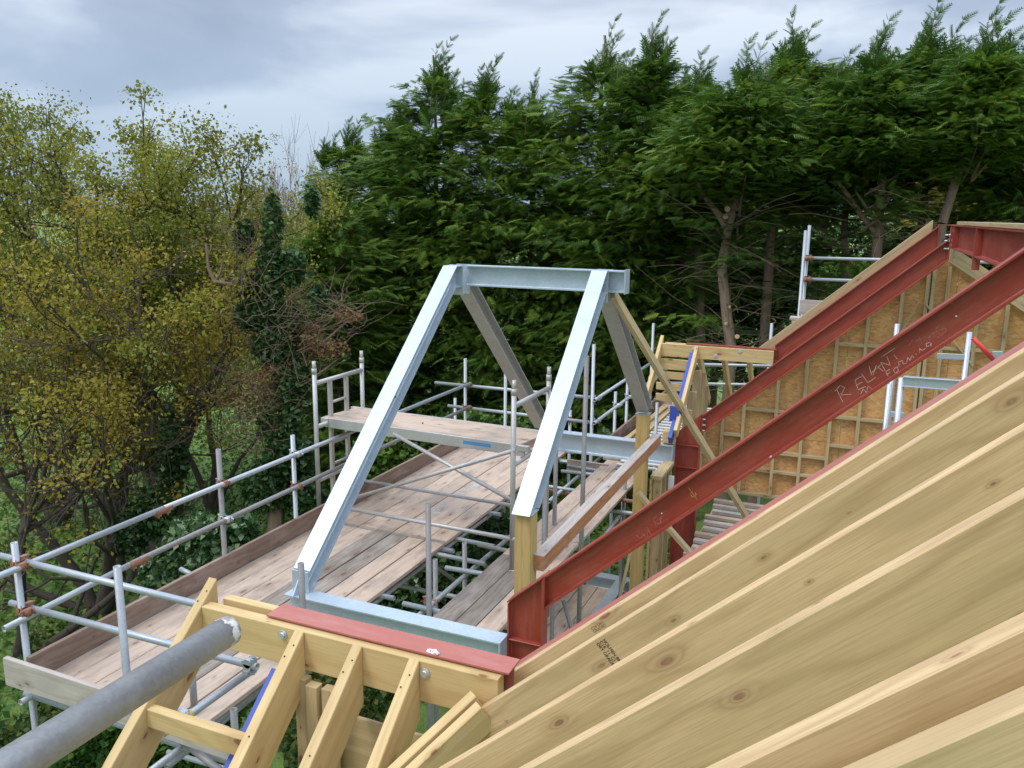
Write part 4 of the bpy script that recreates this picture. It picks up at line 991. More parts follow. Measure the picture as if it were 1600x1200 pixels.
# ground sheet out to the horizon
rad = np.concatenate([np.linspace(0.0, 60, 61)[1:], np.geomspace(63, 6000, 60)])
na = 160
vs = [(0, 0, gz(0, 0))]; fs = []
for i, r_ in enumerate(rad):
    a = np.arange(na) * 2 * math.pi / na
    xx, yy = r_ * np.sin(a), r_ * np.cos(a)
    vs += list(zip(xx.tolist(), yy.tolist(), ground_z(xx, yy).tolist()))
for j in range(na): fs.append((0, 1 + (j + 1) % na, 1 + j))
for i in range(len(rad) - 1):
    b0, b1 = 1 + i * na, 1 + (i + 1) * na
    for j in range(na): fs.append((b0 + j, b0 + (j + 1) % na, b1 + (j + 1) % na, b1 + j))
me = bpy.data.meshes.new('ground'); me.from_pydata(vs, [], fs); me.update()
me.polygons.foreach_set('use_smooth', [True] * len(me.polygons))
M_grass, t, b = mat('field_grass', Roughness=0.9)
cdn = t.nodes.new('ShaderNodeTexCoord')
n_a = noise(t, cdn.outputs['Object'], 0.25, 6, 0.65); n_b = noise(t, cdn.outputs['Object'], 3.0, 5, 0.7)
gcol = mixc(t, n_b, mixc(t, n_a, (0.09, 0.19, 0.025), (0.16, 0.30, 0.04)), (0.14, 0.17, 0.045))
t.links.new(gcol, b.inputs['Base Color']); bump(t, b, n_b, 0.15, 0.8)
gr_o = link('ground', me, M_grass); gr_o['kind'] = 'structure'

def leaf_mat(name, stops, trans=0.3, rough=0.6, attr='tint', spec=0.3):
    m = bpy.data.materials.new(name); m.use_nodes = True; t = m.node_tree; t.nodes.clear()
    o = t.nodes.new('ShaderNodeOutputMaterial')
    at_ = t.nodes.new('ShaderNodeAttribute'); at_.attribute_name = attr
    c = ramp(t, stops, at_.outputs['Fac'])
    pb = t.nodes.new('ShaderNodeBsdfPrincipled'); pb.inputs['Roughness'].default_value = rough; pb.inputs['Specular IOR Level'].default_value = spec
    tb = t.nodes.new('ShaderNodeBsdfTranslucent'); mx = t.nodes.new('ShaderNodeMixShader'); mx.inputs[0].default_value = trans
    t.links.new(c, pb.inputs['Base Color']); t.links.new(c, tb.inputs['Color'])
    t.links.new(pb.outputs[0], mx.inputs[1]); t.links.new(tb.outputs[0], mx.inputs[2]); t.links.new(mx.outputs[0], o.inputs[0])
    return m
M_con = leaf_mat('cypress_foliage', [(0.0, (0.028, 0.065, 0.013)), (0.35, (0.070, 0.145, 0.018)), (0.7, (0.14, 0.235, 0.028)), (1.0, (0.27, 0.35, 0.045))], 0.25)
M_yew = leaf_mat('yellow_cypress_foliage', [(0.0, (0.10, 0.13, 0.02)), (0.5, (0.28, 0.25, 0.02)), (1.0, (0.46, 0.36, 0.03))], 0.25)
M_oak = leaf_mat('young_oak_leaves', [(0.0, (0.11, 0.14, 0.02)), (0.45, (0.24, 0.25, 0.03)), (0.8, (0.38, 0.36, 0.04)), (1.0, (0.44, 0.32, 0.06))], 0.4)
M_oakor = leaf_mat('bronze_young_leaves', [(0.0, (0.17, 0.13, 0.018)), (0.5, (0.32, 0.25, 0.03)), (0.8, (0.42, 0.35, 0.04)), (1.0, (0.40, 0.22, 0.05))], 0.4)
M_ivy = leaf_mat('ivy_leaves', [(0.0, (0.018, 0.045, 0.012)), (0.6, (0.045, 0.10, 0.024)), (0.9, (0.09, 0.165, 0.045)), (1.0, (0.18, 0.25, 0.10))], 0.15, 0.5, spec=0.3)
M_rustleaf = leaf_mat('rusty_leaves', [(0.0, (0.17, 0.085, 0.04)), (0.5, (0.30, 0.16, 0.075)), (0.85, (0.36, 0.22, 0.09)), (1.0, (0.16, 0.19, 0.05))], 0.3)
M_under = leaf_mat('bramble_leaves', [(0.0, (0.025, 0.055, 0.012)), (0.4, (0.055, 0.10, 0.018)), (0.75, (0.11, 0.14, 0.022)), (1.0, (0.20, 0.15, 0.035))], 0.3)
M_fresh = leaf_mat('fresh_green_leaves', [(0.0, (0.03, 0.085, 0.015)), (0.6, (0.07, 0.17, 0.025)), (1.0, (0.17, 0.27, 0.05))], 0.35)
M_laurel = leaf_mat('laurel_leaves', [(0.0, (0.02, 0.055, 0.018)), (0.6, (0.055, 0.12, 0.035)), (0.9, (0.14, 0.22, 0.08)), (1.0, (0.24, 0.30, 0.16))], 0.15, 0.35, spec=0.6)
def bark(name, c0, c1, sc=14):
    m, t, b = mat(name, Roughness=0.9); v, rn = coords(t)
    n = noise(t, scalev(t, v, (1, 1, 0.25)), sc, 5, 0.7)
    t.links.new(mixc(t, n, c0, c1), b.inputs['Base Color']); bump(t, b, n, 0.02, 0.8); return m
M_bark = bark('conifer_bark', (0.13, 0.09, 0.06), (0.36, 0.26, 0.18))
M_oakbark = bark('oak_bark', (0.035, 0.027, 0.019), (0.11, 0.085, 0.06))
M_twig = bark('twig_bark', (0.14, 0.09, 0.055), (0.27, 0.19, 0.12))
M_cut, _, _ = mat('fresh_sawn_wood', Base_Color=(0.62, 0.42, 0.25, 1), Roughness=0.8)

def np_mesh(name, V, F, mtl, parent=None, tint=None, label=None):
    """V (n,3) world, F (m,k) faces; tint one value per face"""
    me = bpy.data.meshes.new(name)
    n, m, k = len(V), len(F), F.shape[1]
    me.vertices.add(n); me.vertices.foreach_set('co', V.astype(np.float32).ravel())
    me.loops.add(m * k); me.loops.foreach_set('vertex_index', F.astype(np.int32).ravel())
    me.polygons.add(m); me.polygons.foreach_set('loop_start', (np.arange(m) * k).astype(np.int32))
    me.update(calc_edges=True)
    if tint is not None:
        a = me.attributes.new('tint', 'FLOAT', 'FACE'); a.data.foreach_set('value', tint.astype(np.float32))
    M = Matrix.Identity(4)
    if parent is not None:
        L = PM(parent).translation
        V2 = V - np.array(L); me.vertices.foreach_set('co', V2.astype(np.float32).ravel()); M = Matrix.Translation(L)
    return link(name, me, mtl, parent, M)

# feather-like spray of cypress foliage: local x forward, y sideways, z up
def spray_tpl():
    V = []; F = []
    def tri(a, b, c): i = len(V); V.extend([a, b, c]); F.append((i, i + 1, i + 2))
    def zc(x, y): return -0.22 * x * x - 0.35 * abs(y) ** 1.5
    xs = np.linspace(0.05, 0.88, 7)
    for i, x in enumerate(xs):
        for s in (-1, 1):
            x_ = x + (0.05 if s > 0 else 0)
            ln = 0.36 * (1 - x_) ** 0.6 + 0.06
            tx, ty = x_ + ln * 0.75, s * ln * 0.8
            tri((x_ - 0.05, 0, zc(x_, 0)), (x_ + 0.065, 0, zc(x_, 0)), (tx, ty, zc(tx, ty)))
    tri((0, -0.012, 0), (0, 0.012, 0), (1.04, 0, zc(1.0, 0)))
    return np.array(V, float), np.array(F, int)
ST_V, ST_F = spray_tpl()
def place(tplV, tplF, P, D, U, S, tint, tri_tint=None):
    """put a template at many points: P origins, D forward, U approx up, S size"""
    D = D / np.linalg.norm(D, axis=1, keepdims=True)
    W = np.cross(U, D); W /= (np.linalg.norm(W, axis=1, keepdims=True) + 1e-9); Z_ = np.cross(D, W)
    V = P[:, None, :] + S[:, None, None] * (tplV[None, :, 0:1] * D[:, None, :] + tplV[None, :, 1:2] * W[:, None, :] + tplV[None, :, 2:3] * Z_[:, None, :])
    n, k = len(P), len(tplV)
    F = tplF[None, :, :] + (np.arange(n) * k)[:, None, None]
    T = np.repeat(tint, len(tplF))
    return V.reshape(-1, 3), F.reshape(-1, tplF.shape[1]), T
def tubes_mesh(name, segs, mtl, parent, sides=5):
    """segs: list of (P0, P1, r0, r1)"""
    S = np.array([(*a, *b, c, d) for a, b, c, d in segs], float)
    P0, P1, r0, r1 = S[:, 0:3], S[:, 3:6], S[:, 6], S[:, 7]
    D = P1 - P0; D /= (np.linalg.norm(D, axis=1, keepdims=True) + 1e-9)
    A = np.where(np.abs(D[:, 2:3]) < 0.9, np.array([[0, 0, 1.0]]), np.array([[1.0, 0, 0]]))
    W = np.cross(A, D); W /= (np.linalg.norm(W, axis=1, keepdims=True) + 1e-9); Q = np.cross(D, W)
    an = np.arange(sides) * 2 * math.pi / sides
    ring = np.cos(an)[None, :, None] * W[:, None, :] + np.sin(an)[None, :, None] * Q[:, None, :]
    V = np.concatenate([P0[:, None, :] + ring * r0[:, None, None], P1[:, None, :] + ring * r1[:, None, None]], axis=1)
    n = len(segs); b = (np.arange(n) * 2 * sides)[:, None, None]
    f = np.array([(i, (i + 1) % sides, sides + (i + 1) % sides, sides + i) for i in range(sides)])
    F = (f[None] + b).reshape(-1, 4)
    o = np_mesh(name, V.reshape(-1, 3), F, mtl, parent)
    o.data.polygons.foreach_set('use_smooth', [True] * len(o.data.polygons))
    return o
def path_segs(pts, r0, r1):
    n = len(pts) - 1
    return [(pts[i], pts[i + 1], r0 + (r1 - r0) * i / n, r0 + (r1 - r0) * (i + 1) / n) for i in range(n)]

TOCAM = np.array([-0.0, -1.0])
def conifer(px, py_top, dist, rmax, lab, seed, bare=0.0, nbr=120, dens=1.0, mtl=None, tintb=0.0, trunk_pts=None, twigs=0, lean=0.0, grp='tall cypress trees in the hedge row'):
    g = np.random.default_rng(seed)
    B = spot(px, dist); gx, gy = B.x, B.y; g0 = gz(gx, gy)
    top = ray(px, py_top); top = top * (dist / top.dot(CF)); ztop = top.z
    Ht = ztop - g0
    t_ = thing('cypress_tree', (gx, gy, g0), lab, 'tree', grp)
    base = np.array([gx, gy, g0])
    # trunk
    if trunk_pts is None:
        pts = [base + np.array([0.10 * math.sin(k * 1.3 + seed) * k / 6, 0.10 * math.cos(k * 1.7 + seed) * k / 6, Ht * 0.96 * k / 6]) for k in range(7)]
        segs = path_segs(pts, 0.16, 0.02)
    else:
        segs = []
        for i, (pl_, ra, rb_) in enumerate(trunk_pts):
            pts = []
            for q in pl_:
                d = ray(*q); pts.append(np.array(d * (dist / d.dot(CF))))
            # smooth the line
            for _ in range(2):
                q2 = [pts[0]]
                for a, b_ in zip(pts[:-1], pts[1:]): q2 += [a * 0.75 + b_ * 0.25, a * 0.25 + b_ * 0.75]
                q2.append(pts[-1]); pts = q2
            if i == 0: pts = [np.array([pts[0][0], pts[0][1], g0 - 0.2])] + pts
            segs += path_segs(pts, ra, rb_)
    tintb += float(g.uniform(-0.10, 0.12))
    P, D, U, S, T = [], [], [], [], []
    cama = math.atan2(-gx, -gy)                                      # azimuth towards the camera
    nbr = int(nbr * 1.75)
    for k in range(nbr):
        h = bare + (1 - bare) * (k + g.random()) / nbr
        h = min(h * 0.90, 0.89)
        low = bare > 0.3 and k % (11 if bare < 0.81 else 16) == 0
        if low: h = g.uniform(0.35, bare * 0.9)
        az = g.normal(cama, 1.15) if g.random() < 0.8 else g.uniform(0, 2 * math.pi)
        rr = rmax * 1.15 * (min(1.0, (0.93 - h) / 0.27)) ** 0.6 * g.uniform(0.45, 1.12)
        rr = max(rr, 0.22)
        if low: rr *= 0.6
        rise = 0.25 + 0.75 * h * h
        dirh = np.array([math.sin(az), math.cos(az), 0.0])
        z0 = g0 + Ht * h - rr * rise * 0.55
        n = int((17 + 30 * rr / rmax) * dens * (1.35 if dist < 18 else 1))
        clump = g.uniform(-0.22, 0.22)
        for j in range(n):
            u = 0.18 + 0.87 * (j + g.random()) / n
            side = g.normal(0, 0.26) * rr * (0.5 + u * 0.4)
            sv = np.array([dirh[1], -dirh[0], 0.0])
            p = base * [1, 1, 0] + dirh * rr * u + sv * side + np.array([0, 0, z0 + rr * rise * (u - 0.30 * u ** 3) + g.normal(0, 0.06)])
            p = p + np.array([lean * (p[2] - g0) / Ht, 0, 0])
            d = dirh * 1.0 + sv * (side / (rr + 0.1) * 1.6 + g.normal(0, 0.6)) + np.array([0, 0, rise * 0.55 - 0.30 * u + g.normal(0, 0.3)])
            P.append(p); D.append(d); U.append(np.array([0, 0, 1.0]) + g.normal(0, 0.38, 3)); S.append(g.uniform(0.15, 0.44) * min(1.0, (dist / 20.0) ** 1.3) * (0.8 if h > 0.85 else 1))
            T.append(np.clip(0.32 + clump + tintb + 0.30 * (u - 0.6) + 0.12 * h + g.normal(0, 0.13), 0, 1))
        if k % 3 == 0:
            pts = [base * [1, 1, 0] + dirh * rr * u + np.array([lean * h * 0 , 0, z0 + rr * rise * (u - 0.3 * u ** 3)]) for u in (0.0, 0.35, 0.7)]
            segs += path_segs(pts, 0.03, 0.008)
    # leading shoots at the top: long thin plumes with drooping tips
    for k in range(13):
        az = g.uniform(0, 2 * math.pi); off = np.array([math.sin(az), math.cos(az), 0]) * (g.uniform(0.05, rmax * 0.55) if k else 0.0)
        ln = g.uniform(0.7, 1.25) * (1.3 if k == 0 else 1)
        st = base * [1, 1, 0] + off + np.array([lean, 0, ztop - (ln if k == 0 else ln + np.linalg.norm(off) * 1.1 + g.uniform(0, 0.4))])
        bend = np.array([g.normal(0.18, 0.12), g.normal(0, 0.1), 0])
        prev = st
        m_ = 9
        for j in range(m_):
            u = j / m_
            p = st + np.array([0, 0, ln * u]) + bend * u * u * ln
            if j: segs.append((prev, p, 0.010 * (1 - u) + 0.004, 0.010 * (1 - u) + 0.003)); prev = p
            for s in range(4 if u < 0.3 else 2):
                a2 = g.uniform(0, 2 * math.pi)
                P.append(p); D.append(np.array([math.sin(a2) * 0.75, math.cos(a2) * 0.75, 0.85]) + bend * 1.5); U.append(g.normal(0, 1, 3)); S.append((0.42 if u < 0.3 else 0.30) * (1 - u) ** 0.7 + 0.08)
                T.append(np.clip(0.35 + g.normal(0, 0.1), 0, 1))
        P.append(prev); D.append(np.array([0.45, 0, 0.6]) + bend * 2); U.append(np.array([0.3, 1, 0.2])); S.append(0.26); T.append(0.4)
    V, F, TT_ = place(ST_V, ST_F, np.array(P), np.array(D), np.array(U), np.array(S), np.array(T))
    TT_ = np.clip(TT_ + g.normal(0, 0.06, len(TT_)), 0, 1)
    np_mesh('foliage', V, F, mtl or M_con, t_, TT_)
    # dead twigs in the bare part
    for k in range(twigs):
        zz = g0 + Ht * g.uniform(0.22, min(0.70, max(0.3, bare + 0.02)))
        # find the trunk at that height
        c = min(segs[:12], key=lambda s: abs(s[0][2] - zz)); p = np.array([c[0][0], c[0][1], zz])
        az = g.normal(cama, 1.4); d = np.array([math.sin(az), math.cos(az), g.uniform(-0.1, 0.7)]); ln = g.uniform(0.6, 2.0)
        pts = [p]
        for j in range(5):
            pts.append(pts[-1] + d * ln / 5); d = d + np.array([g.normal(0, 0.12), g.normal(0, 0.12), g.normal(-0.10, 0.12)])
        segs += path_segs(pts, 0.006, 0.002)
    o = tubes_mesh('trunk', segs, M_bark, t_, 7)
    return t_, g0

con = [  # px, top py, dist, rmax, label
    (520, 288, 20.5, 1.5, 'low left end bush-like cypress beside the ivy-clad tree, with no spire', 0.0, 100),
    (585, 178, 24.0, 1.6, 'leftmost tall cypress whose tip leans out to the left against the sky', 0.0, 130),
    (625, 150, 23.0, 1.8, 'cypress just left of the tall spire, its shoulder stepping down', 0.0, 130),
    (680, 66, 22.5, 2.1, 'cypress with the single thin spire above the left galvanised leg', 0.0, 150),
    (762, 92, 22.0, 2.1, 'cypress with two feathery tips right of the thin spire', 0.0, 150),
    (832, 118, 21.5, 2.0, 'lower-topped cypress above the middle of the galvanised top beam', 0.0, 140),
    (935, 38, 21.0, 2.1, 'cypress with the tall tip above the right end of the galvanised top beam', 0.0, 150),
    (1002, 34, 20.0, 2.0, 'cypress with a tall narrow tip just right of the galvanised frame', 0.25, 140),
    (1080, 88, 19.0, 2.0, 'cypress with the shorter curved tips between two taller ones', 0.70, 110),
    (1155, 60, 16.6, 2.1, 'cypress standing over the pale pruned trunk, with lopped stubs', 0.82, 100),
    (1222, 34, 18.0, 2.1, 'cypress with plumes bending right, above the twin scaffold uprights', 0.82, 100),
    (1295, 84, 17.5, 1.9, 'cypress with low curled tips over the roof slope', 0.78, 95),
    (1348, 36, 15.6, 1.9, 'cypress over the roof peak with a bare straight trunk', 0.84, 95),
    (1422, 12, 16.5, 1.9, 'cypress with the highest arching plumes at the upper right', 0.80, 95),
    (1512, 10, 14.8, 1.7, 'cypress with the dark leaning trunk at the upper right', 0.84, 95),
    (1600, 120, 16.0, 1.9, 'cypress cut by the right edge of the view', 0.62, 110)]
tr_paths = {
    1155: [([(1142, 545), (1136, 500), (1131, 450), (1127, 415), (1133, 385), (1138, 355), (1146, 330), (1152, 295), (1155, 250), (1158, 200)], 0.12, 0.05), ([(1133, 352), (1118, 328), (1103, 308), (1092, 290), (1088, 270)], 0.075, 0.04), ([(1140, 345), (1134, 315), (1128, 295)], 0.05, 0.03)],
    1348: [([(1372, 372), (1374, 330), (1376, 300), (1382, 255), (1384, 190)], 0.10, 0.055), ([(1367, 362), (1345, 335), (1325, 305), (1310, 285)], 0.06, 0.035), ([(1372, 348), (1352, 322), (1338, 300)], 0.045, 0.02), ([(1378, 330), (1392, 300), (1405, 262)], 0.055, 0.03)],
    1512: [([(1472, 350), (1484, 312), (1498, 268), (1508, 225), (1504, 200), (1493, 160), (1490, 120)], 0.09, 0.05)],
    1600: [([(1575, 350), (1590, 300), (1600, 268)], 0.10, 0.06), ([(1598, 360), (1597, 300)], 0.07, 0.05)],
    1222: [([(1200, 440), (1203, 380), (1208, 320), (1214, 250)], 0.11, 0.07)],
    1080: [([(1095, 545), (1092, 430), (1088, 300)], 0.12, 0.08)],
    1295: [([(1322, 420), (1318, 350), (1330, 270)], 0.09, 0.05)],
    1422: [([(1440, 350), (1446, 300), (1450, 230)], 0.08, 0.05), ([(1470, 350), (1488, 330), (1520, 300)], 0.03, 0.015)]}
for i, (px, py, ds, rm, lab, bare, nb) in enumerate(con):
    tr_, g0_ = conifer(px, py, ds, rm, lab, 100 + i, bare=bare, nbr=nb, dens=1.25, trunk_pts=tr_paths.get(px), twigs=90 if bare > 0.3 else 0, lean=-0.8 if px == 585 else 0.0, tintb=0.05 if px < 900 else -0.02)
    if px == 1155:
        for (qx, qy, r_) in ((1136, 327, 0.055), (1133, 339, 0.05), (1149, 297, 0.04), (1139, 480, 0.03), (1134, 506, 0.035), (1151, 526, 0.045)):
            d = ray(qx, qy); P = d * ((ds - 0.14) / d.dot(CF)); bm = bmesh.new(); tube_bm(bm, P, P - CF * 0.05, r_, 10, hollow=False); bm_obj('pruned_stub', bm, M_cut, tr_)
# back row, lower crowns; shade behind the hedge is put into a darker tint
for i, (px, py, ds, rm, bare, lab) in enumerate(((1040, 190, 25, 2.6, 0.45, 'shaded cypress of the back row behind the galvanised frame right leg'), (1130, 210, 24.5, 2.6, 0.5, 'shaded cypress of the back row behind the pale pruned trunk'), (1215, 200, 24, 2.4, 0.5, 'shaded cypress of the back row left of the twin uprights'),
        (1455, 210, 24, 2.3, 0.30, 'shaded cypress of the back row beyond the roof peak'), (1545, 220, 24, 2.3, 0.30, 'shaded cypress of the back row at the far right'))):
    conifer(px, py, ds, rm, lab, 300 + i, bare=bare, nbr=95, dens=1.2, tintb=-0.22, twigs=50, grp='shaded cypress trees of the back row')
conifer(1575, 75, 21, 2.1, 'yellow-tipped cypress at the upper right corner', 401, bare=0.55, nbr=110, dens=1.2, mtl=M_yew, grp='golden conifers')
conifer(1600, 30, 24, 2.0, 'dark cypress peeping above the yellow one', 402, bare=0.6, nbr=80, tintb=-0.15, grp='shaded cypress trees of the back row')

# ------------------------------------------------------------------ broadleaved trees
LQ_V = np.array([(0, -0.0, 0), (0.5, -0.32, 0.06), (1, 0, 0), (0.5, 0.32, 0.06)], float); LQ_F = np.array([(0, 1, 2, 3)])
def leaves(P, size, g, mtl, parent, tb=0.5, ts=0.2, name='leaves', droop=0.0, tl=None):
    n = len(P); D = g.normal(0, 1, (n, 3)); D[:, 2] -= droop
    U = g.normal(0, 1, (n, 3)); U[:, 2] = np.abs(U[:, 2]) + 0.6
    S = size * g.uniform(0.6, 1.25, n)
    T = np.clip((tl if tl is not None else tb) + g.normal(0, ts, n), 0, 1)
    V, F, T2 = place(LQ_V, LQ_F, P, D, U, S, T)
    return np_mesh(name, V, F, mtl, parent, T2)
def grow(g, p, d, ln, r, lv, segs, tips, spread=0.6, up=0.12, kids=(2, 4), wob=0.22, shrink=0.74):
    n = 4
    for j in range(n):
        q = p + d * ln / n
        segs.append((p, q, r * (1 - 0.5 * j / n), r * (1 - 0.5 * (j + 1) / n)))
        p = q
        d = d + g.normal(0, wob, 3) * 0.6; d[2] += up * 0.4; d /= np.linalg.norm(d)
        if lv <= 1: tips.append(p)
        if lv > 0 and j >= 1 and g.random() < 0.55:
            d2 = d + g.normal(0, spread, 3); d2 /= np.linalg.norm(d2)
            grow(g, p, d2, ln * shrink * g.uniform(0.6, 0.9), r * 0.42, lv - 1, segs, tips, spread, up, kids, wob, shrink)
    if lv > 0:
        for k in range(g.integers(*kids)):
            d2 = d + g.normal(0, spread, 3) * 0.8; d2 /= np.linalg.norm(d2)
            grow(g, p, d2, ln * shrink * g.uniform(0.8, 1.1), r * 0.48, lv - 1, segs, tips, spread, up, kids, wob, shrink)
def broadleaf(px, dist, py_top, lab, seed, nleaf, mtl, stems, ln=1.9, r=0.2, lv=4, tb=0.5, name='oak_tree', leafs=0.085, barkm=None, grp=None, sigma=0.20, zfix=None, spread=0.6, up=0.12, sides=6):
    g = np.random.default_rng(seed)
    B = spot(px, dist); g0 = gz(B.x, B.y) if zfix is None else zfix
    t_ = thing(name, (B.x, B.y, g0), lab, 'tree', grp)
    base = np.array([B.x, B.y, g0 - 0.1]); segs = []; tips = []
    for (dx, dy, dz, l, rr) in stems:
        d = np.array([dx, dy, dz], float); d /= np.linalg.norm(d)
        p = base.copy(); 
        grow(g, p, d, l, rr, lv, segs, tips, spread, up)
    # scale in height so that the top fits
    zt_ = (ray(px, py_top) * (dist / ray(px, py_top).dot(CF))).z
    zz = np.array([q[2] for q in tips]); cur = np.percentile(zz, 99.7) - g0
    f = (zt_ - g0) / cur
    def sc(q): return np.array([base[0] + (q[0] - base[0]) * (0.5 + 0.5 * f), base[1] + (q[1] - base[1]) * (0.5 + 0.5 * f), g0 + (q[2] - g0) * f])
    segs = [(sc(a), sc(b_), c, e_) for a, b_, c, e_ in segs if c > 0.003]; tips = np.array([sc(q) for q in tips])
    tubes_mesh('trunk', segs, barkm or M_oakbark, t_, sides)
    if nleaf:
        wz = np.clip(tips[:, 2] - g0 - 2.0, 0.05, None) ** 1.6; wz /= wz.sum(); ctr = g.choice(len(tips), max(50, nleaf // 75), p=wz); idx = ctr[g.integers(0, len(ctr), nleaf)]
        P = tips[idx] + g.normal(0, 1, (nleaf, 3)) * np.array([sigma, sigma, sigma * 0.7]) * (0.6 + 0.8 * ((idx * 7919) % 100) / 100.0)[:, None]
        cl = (np.sin(tips[:, 0] * 2.3) + np.sin(tips[:, 2] * 1.9 + tips[:, 1])) * 0.10
        leaves(P, leafs, g, mtl, t_, tb, 0.18, name='foliage', tl=tb + cl[idx])
    return t_
GO = 'oak trees in young leaf beyond the guard rails'
broadleaf(210, 17.0, 200, 'big oak in young leaf with forked dark trunk, centre of the left trees', 11, 50000, M_oak, [(-0.25, 0.1, 1, 3.2, 0.26), (0.28, 0.0, 1, 3.0, 0.20), (0.75, -0.2, 0.8, 2.6, 0.13), (-0.8, -0.3, 0.9, 2.8, 0.16)], lv=4, tb=0.42, grp=GO)
broadleaf(40, 19.0, 165, 'oak reaching highest at the far left edge of the view', 12, 52000, M_oak, [(0.1, 0.1, 1, 3.2, 0.24), (0.5, 0.2, 0.9, 2.9, 0.18), (-0.6, 0, 0.9, 2.7, 0.16)], lv=4, tb=0.35, grp=GO)
broadleaf(95, 14.5, 345, 'bronze-leaved lower tree in front of the oaks at the left', 13, 15000, M_oakor, [(0.25, 0.2, 1, 2.4, 0.15), (-0.5, 0.0, 0.9, 2.3, 0.14), (0.8, -0.1, 0.8, 2.1, 0.12), (-0.9, -0.4, 0.5, 2.0, 0.10)], lv=4, tb=0.45, grp=GO, leafs=0.07)
broadleaf(300, 19.5, 330, 'yellow-green younger tree between the big oak and the ivy-clad tree', 14, 8000, M_oak, [(0.1, 0.1, 1, 2.5, 0.12), (-0.4, 0.1, 1, 2.3, 0.1), (0.6, 0, 0.9, 2.2, 0.08)], lv=4, tb=0.62, grp=GO, leafs=0.09)
broadleaf(-60, 13.0, 480, 'bronze-leaved low tree reaching in at the left edge below the tall oak', 15, 9000, M_oakor, [(0.4, 0.1, 1, 2.0, 0.12), (0.8, 0.3, 0.5, 2.2, 0.10)], lv=4, tb=0.3, grp=GO, leafs=0.07)
# ivy column climbing the big oak's right stem
def blob_pts(g, n, px, py, dist, rx, ry, rd, shell=0.55):
    c = ray(px, py); c = np.array(c * (dist / c.dot(CF)))
    v = g.normal(0, 1, (n, 3)); v /= np.linalg.norm(v, axis=1, keepdims=True); v *= (g.random((n, 1)) ** (1 / 3.0)) * (1 - shell) + shell * g.uniform(0.8, 1.05, (n, 1))
    s = dist / FPX
    return c + v[:, 0:1] * np.array(CR) * rx * s + v[:, 1:2] * np.array(CU) * ry * s + v[:, 2:3] * np.array(CF) * rd
def blobs(name, lab, cat, mtl, dist, bl, seed, size, n_per, tb=0.5, group=None, parent=None, trunk=None, twig=None, tm=None, extra=None):
    g = np.random.default_rng(seed)
    c0 = ray(bl[0][0], bl[0][1]); c0 = c0 * (dist / c0.dot(CF)); zg = gz(c0.x, c0.y)
    t_ = thing(name, (c0.x, c0.y, zg), lab, cat, group)
    Ps = []
    for (px, py, rx, ry) in bl:
        n = max(60, int(n_per * rx * ry / 400)); Ps.append(blob_pts(g, n, px, py, dist, rx, ry, 0.5 * (rx + ry) / 2 * dist / FPX * 1.6))
    P = np.concatenate(Ps)
    ns = (np.sin(P[:, 0] * 4.1) + np.sin(P[:, 2] * 3.7 + 1) + np.sin(P[:, 1] * 3.1 + P[:, 2] * 2)) * 0.09
    leaves(P, size, g, mtl, t_, tb, 0.2, tl=tb + ns)
    segs = []
    if trunk:
        for pl_, ra, rb_ in trunk:
            pts = [np.array(ray(*q) * (dist / ray(*q).dot(CF))) for q in pl_]; segs += path_segs(pts, ra, rb_)
    if twig:
        for (px, py, rx, ry, n) in twig:
            for p in blob_pts(g, n, px, py, dist, rx, ry, rx * dist / FPX, 0.1):
                d = g.normal(0, 1, 3); d[2] = abs(d[2]) * 0.7; d /= np.linalg.norm(d); ln = g.uniform(0.25, 0.9); pts = [p]
                for j in range(4): pts.append(pts[-1] + d * ln / 4); d = d + g.normal(0, 0.25, 3)
                segs += path_segs(pts, 0.0055, 0.002)
    if segs: tubes_mesh('stems', segs, tm or M_twig, t_, 5)
    if extra:
        for (m2, sz, tb2, bl2, npx) in extra:
            P = np.concatenate([blob_pts(g, max(40, int(npx * rx * ry / 400)), px, py, dist, rx, ry, 0.5 * (rx + ry) / 2 * dist / FPX * 1.6, 0.3) for (px, py, rx, ry) in bl2])
            leaves(P, sz, g, m2, t_, tb2, 0.22)
    return t_
blobs('climbing_ivy', 'dark ivy column wrapped round the right stem of the big oak', 'climber', M_ivy, 13.8, [(268, 690, 12, 60), (262, 780, 16, 60), (285, 720, 8, 30), (240, 800, 26, 45), (205, 830, 24, 40)], 21, 0.10, 340, 0.3)
blobs('ivy_clad_tree', 'dying tree smothered in ivy and rusty twigs left of the cypress hedge', 'tree', M_ivy, 13.5,
      [(426, 352, 12, 52), (426, 440, 15, 60), (382, 368, 13, 26), (421, 420, 20, 40), (395, 450, 26, 26), (455, 420, 22, 30), (400, 492, 34, 26), (450, 500, 28, 26), (432, 540, 38, 30), (455, 600, 34, 36), (440, 660, 34, 40), (452, 720, 40, 44), (420, 760, 44, 40), (480, 780, 30, 50), (486, 316, 12, 22), (500, 470, 14, 22)], 22, 0.10, 520, 0.5,
      trunk=[([(430, 900), (432, 700), (428, 500), (426, 310)], 0.16, 0.05), ([(428, 520), (380, 448), (335, 440), (326, 420), (322, 380)], 0.05, 0.02), ([(335, 442), (345, 425), (350, 400)], 0.02, 0.01), ([(440, 560), (500, 540), (545, 500), (568, 490)], 0.03, 0.01), ([(450, 470), (485, 440)], 0.02, 0.01), ([(430, 620), (490, 590), (530, 560)], 0.03, 0.01)],
      twig=[(450, 560, 60, 90, 200), (410, 480, 60, 60, 90), (520, 500, 50, 40, 80), (400, 650, 55, 80, 240), (385, 400, 30, 60, 70)],
      extra=[(M_rustleaf, 0.06, 0.45, [(475, 525, 30, 24), (440, 590, 40, 30), (515, 545, 36, 16), (395, 620, 34, 40), (545, 495, 26, 12)], 260)])
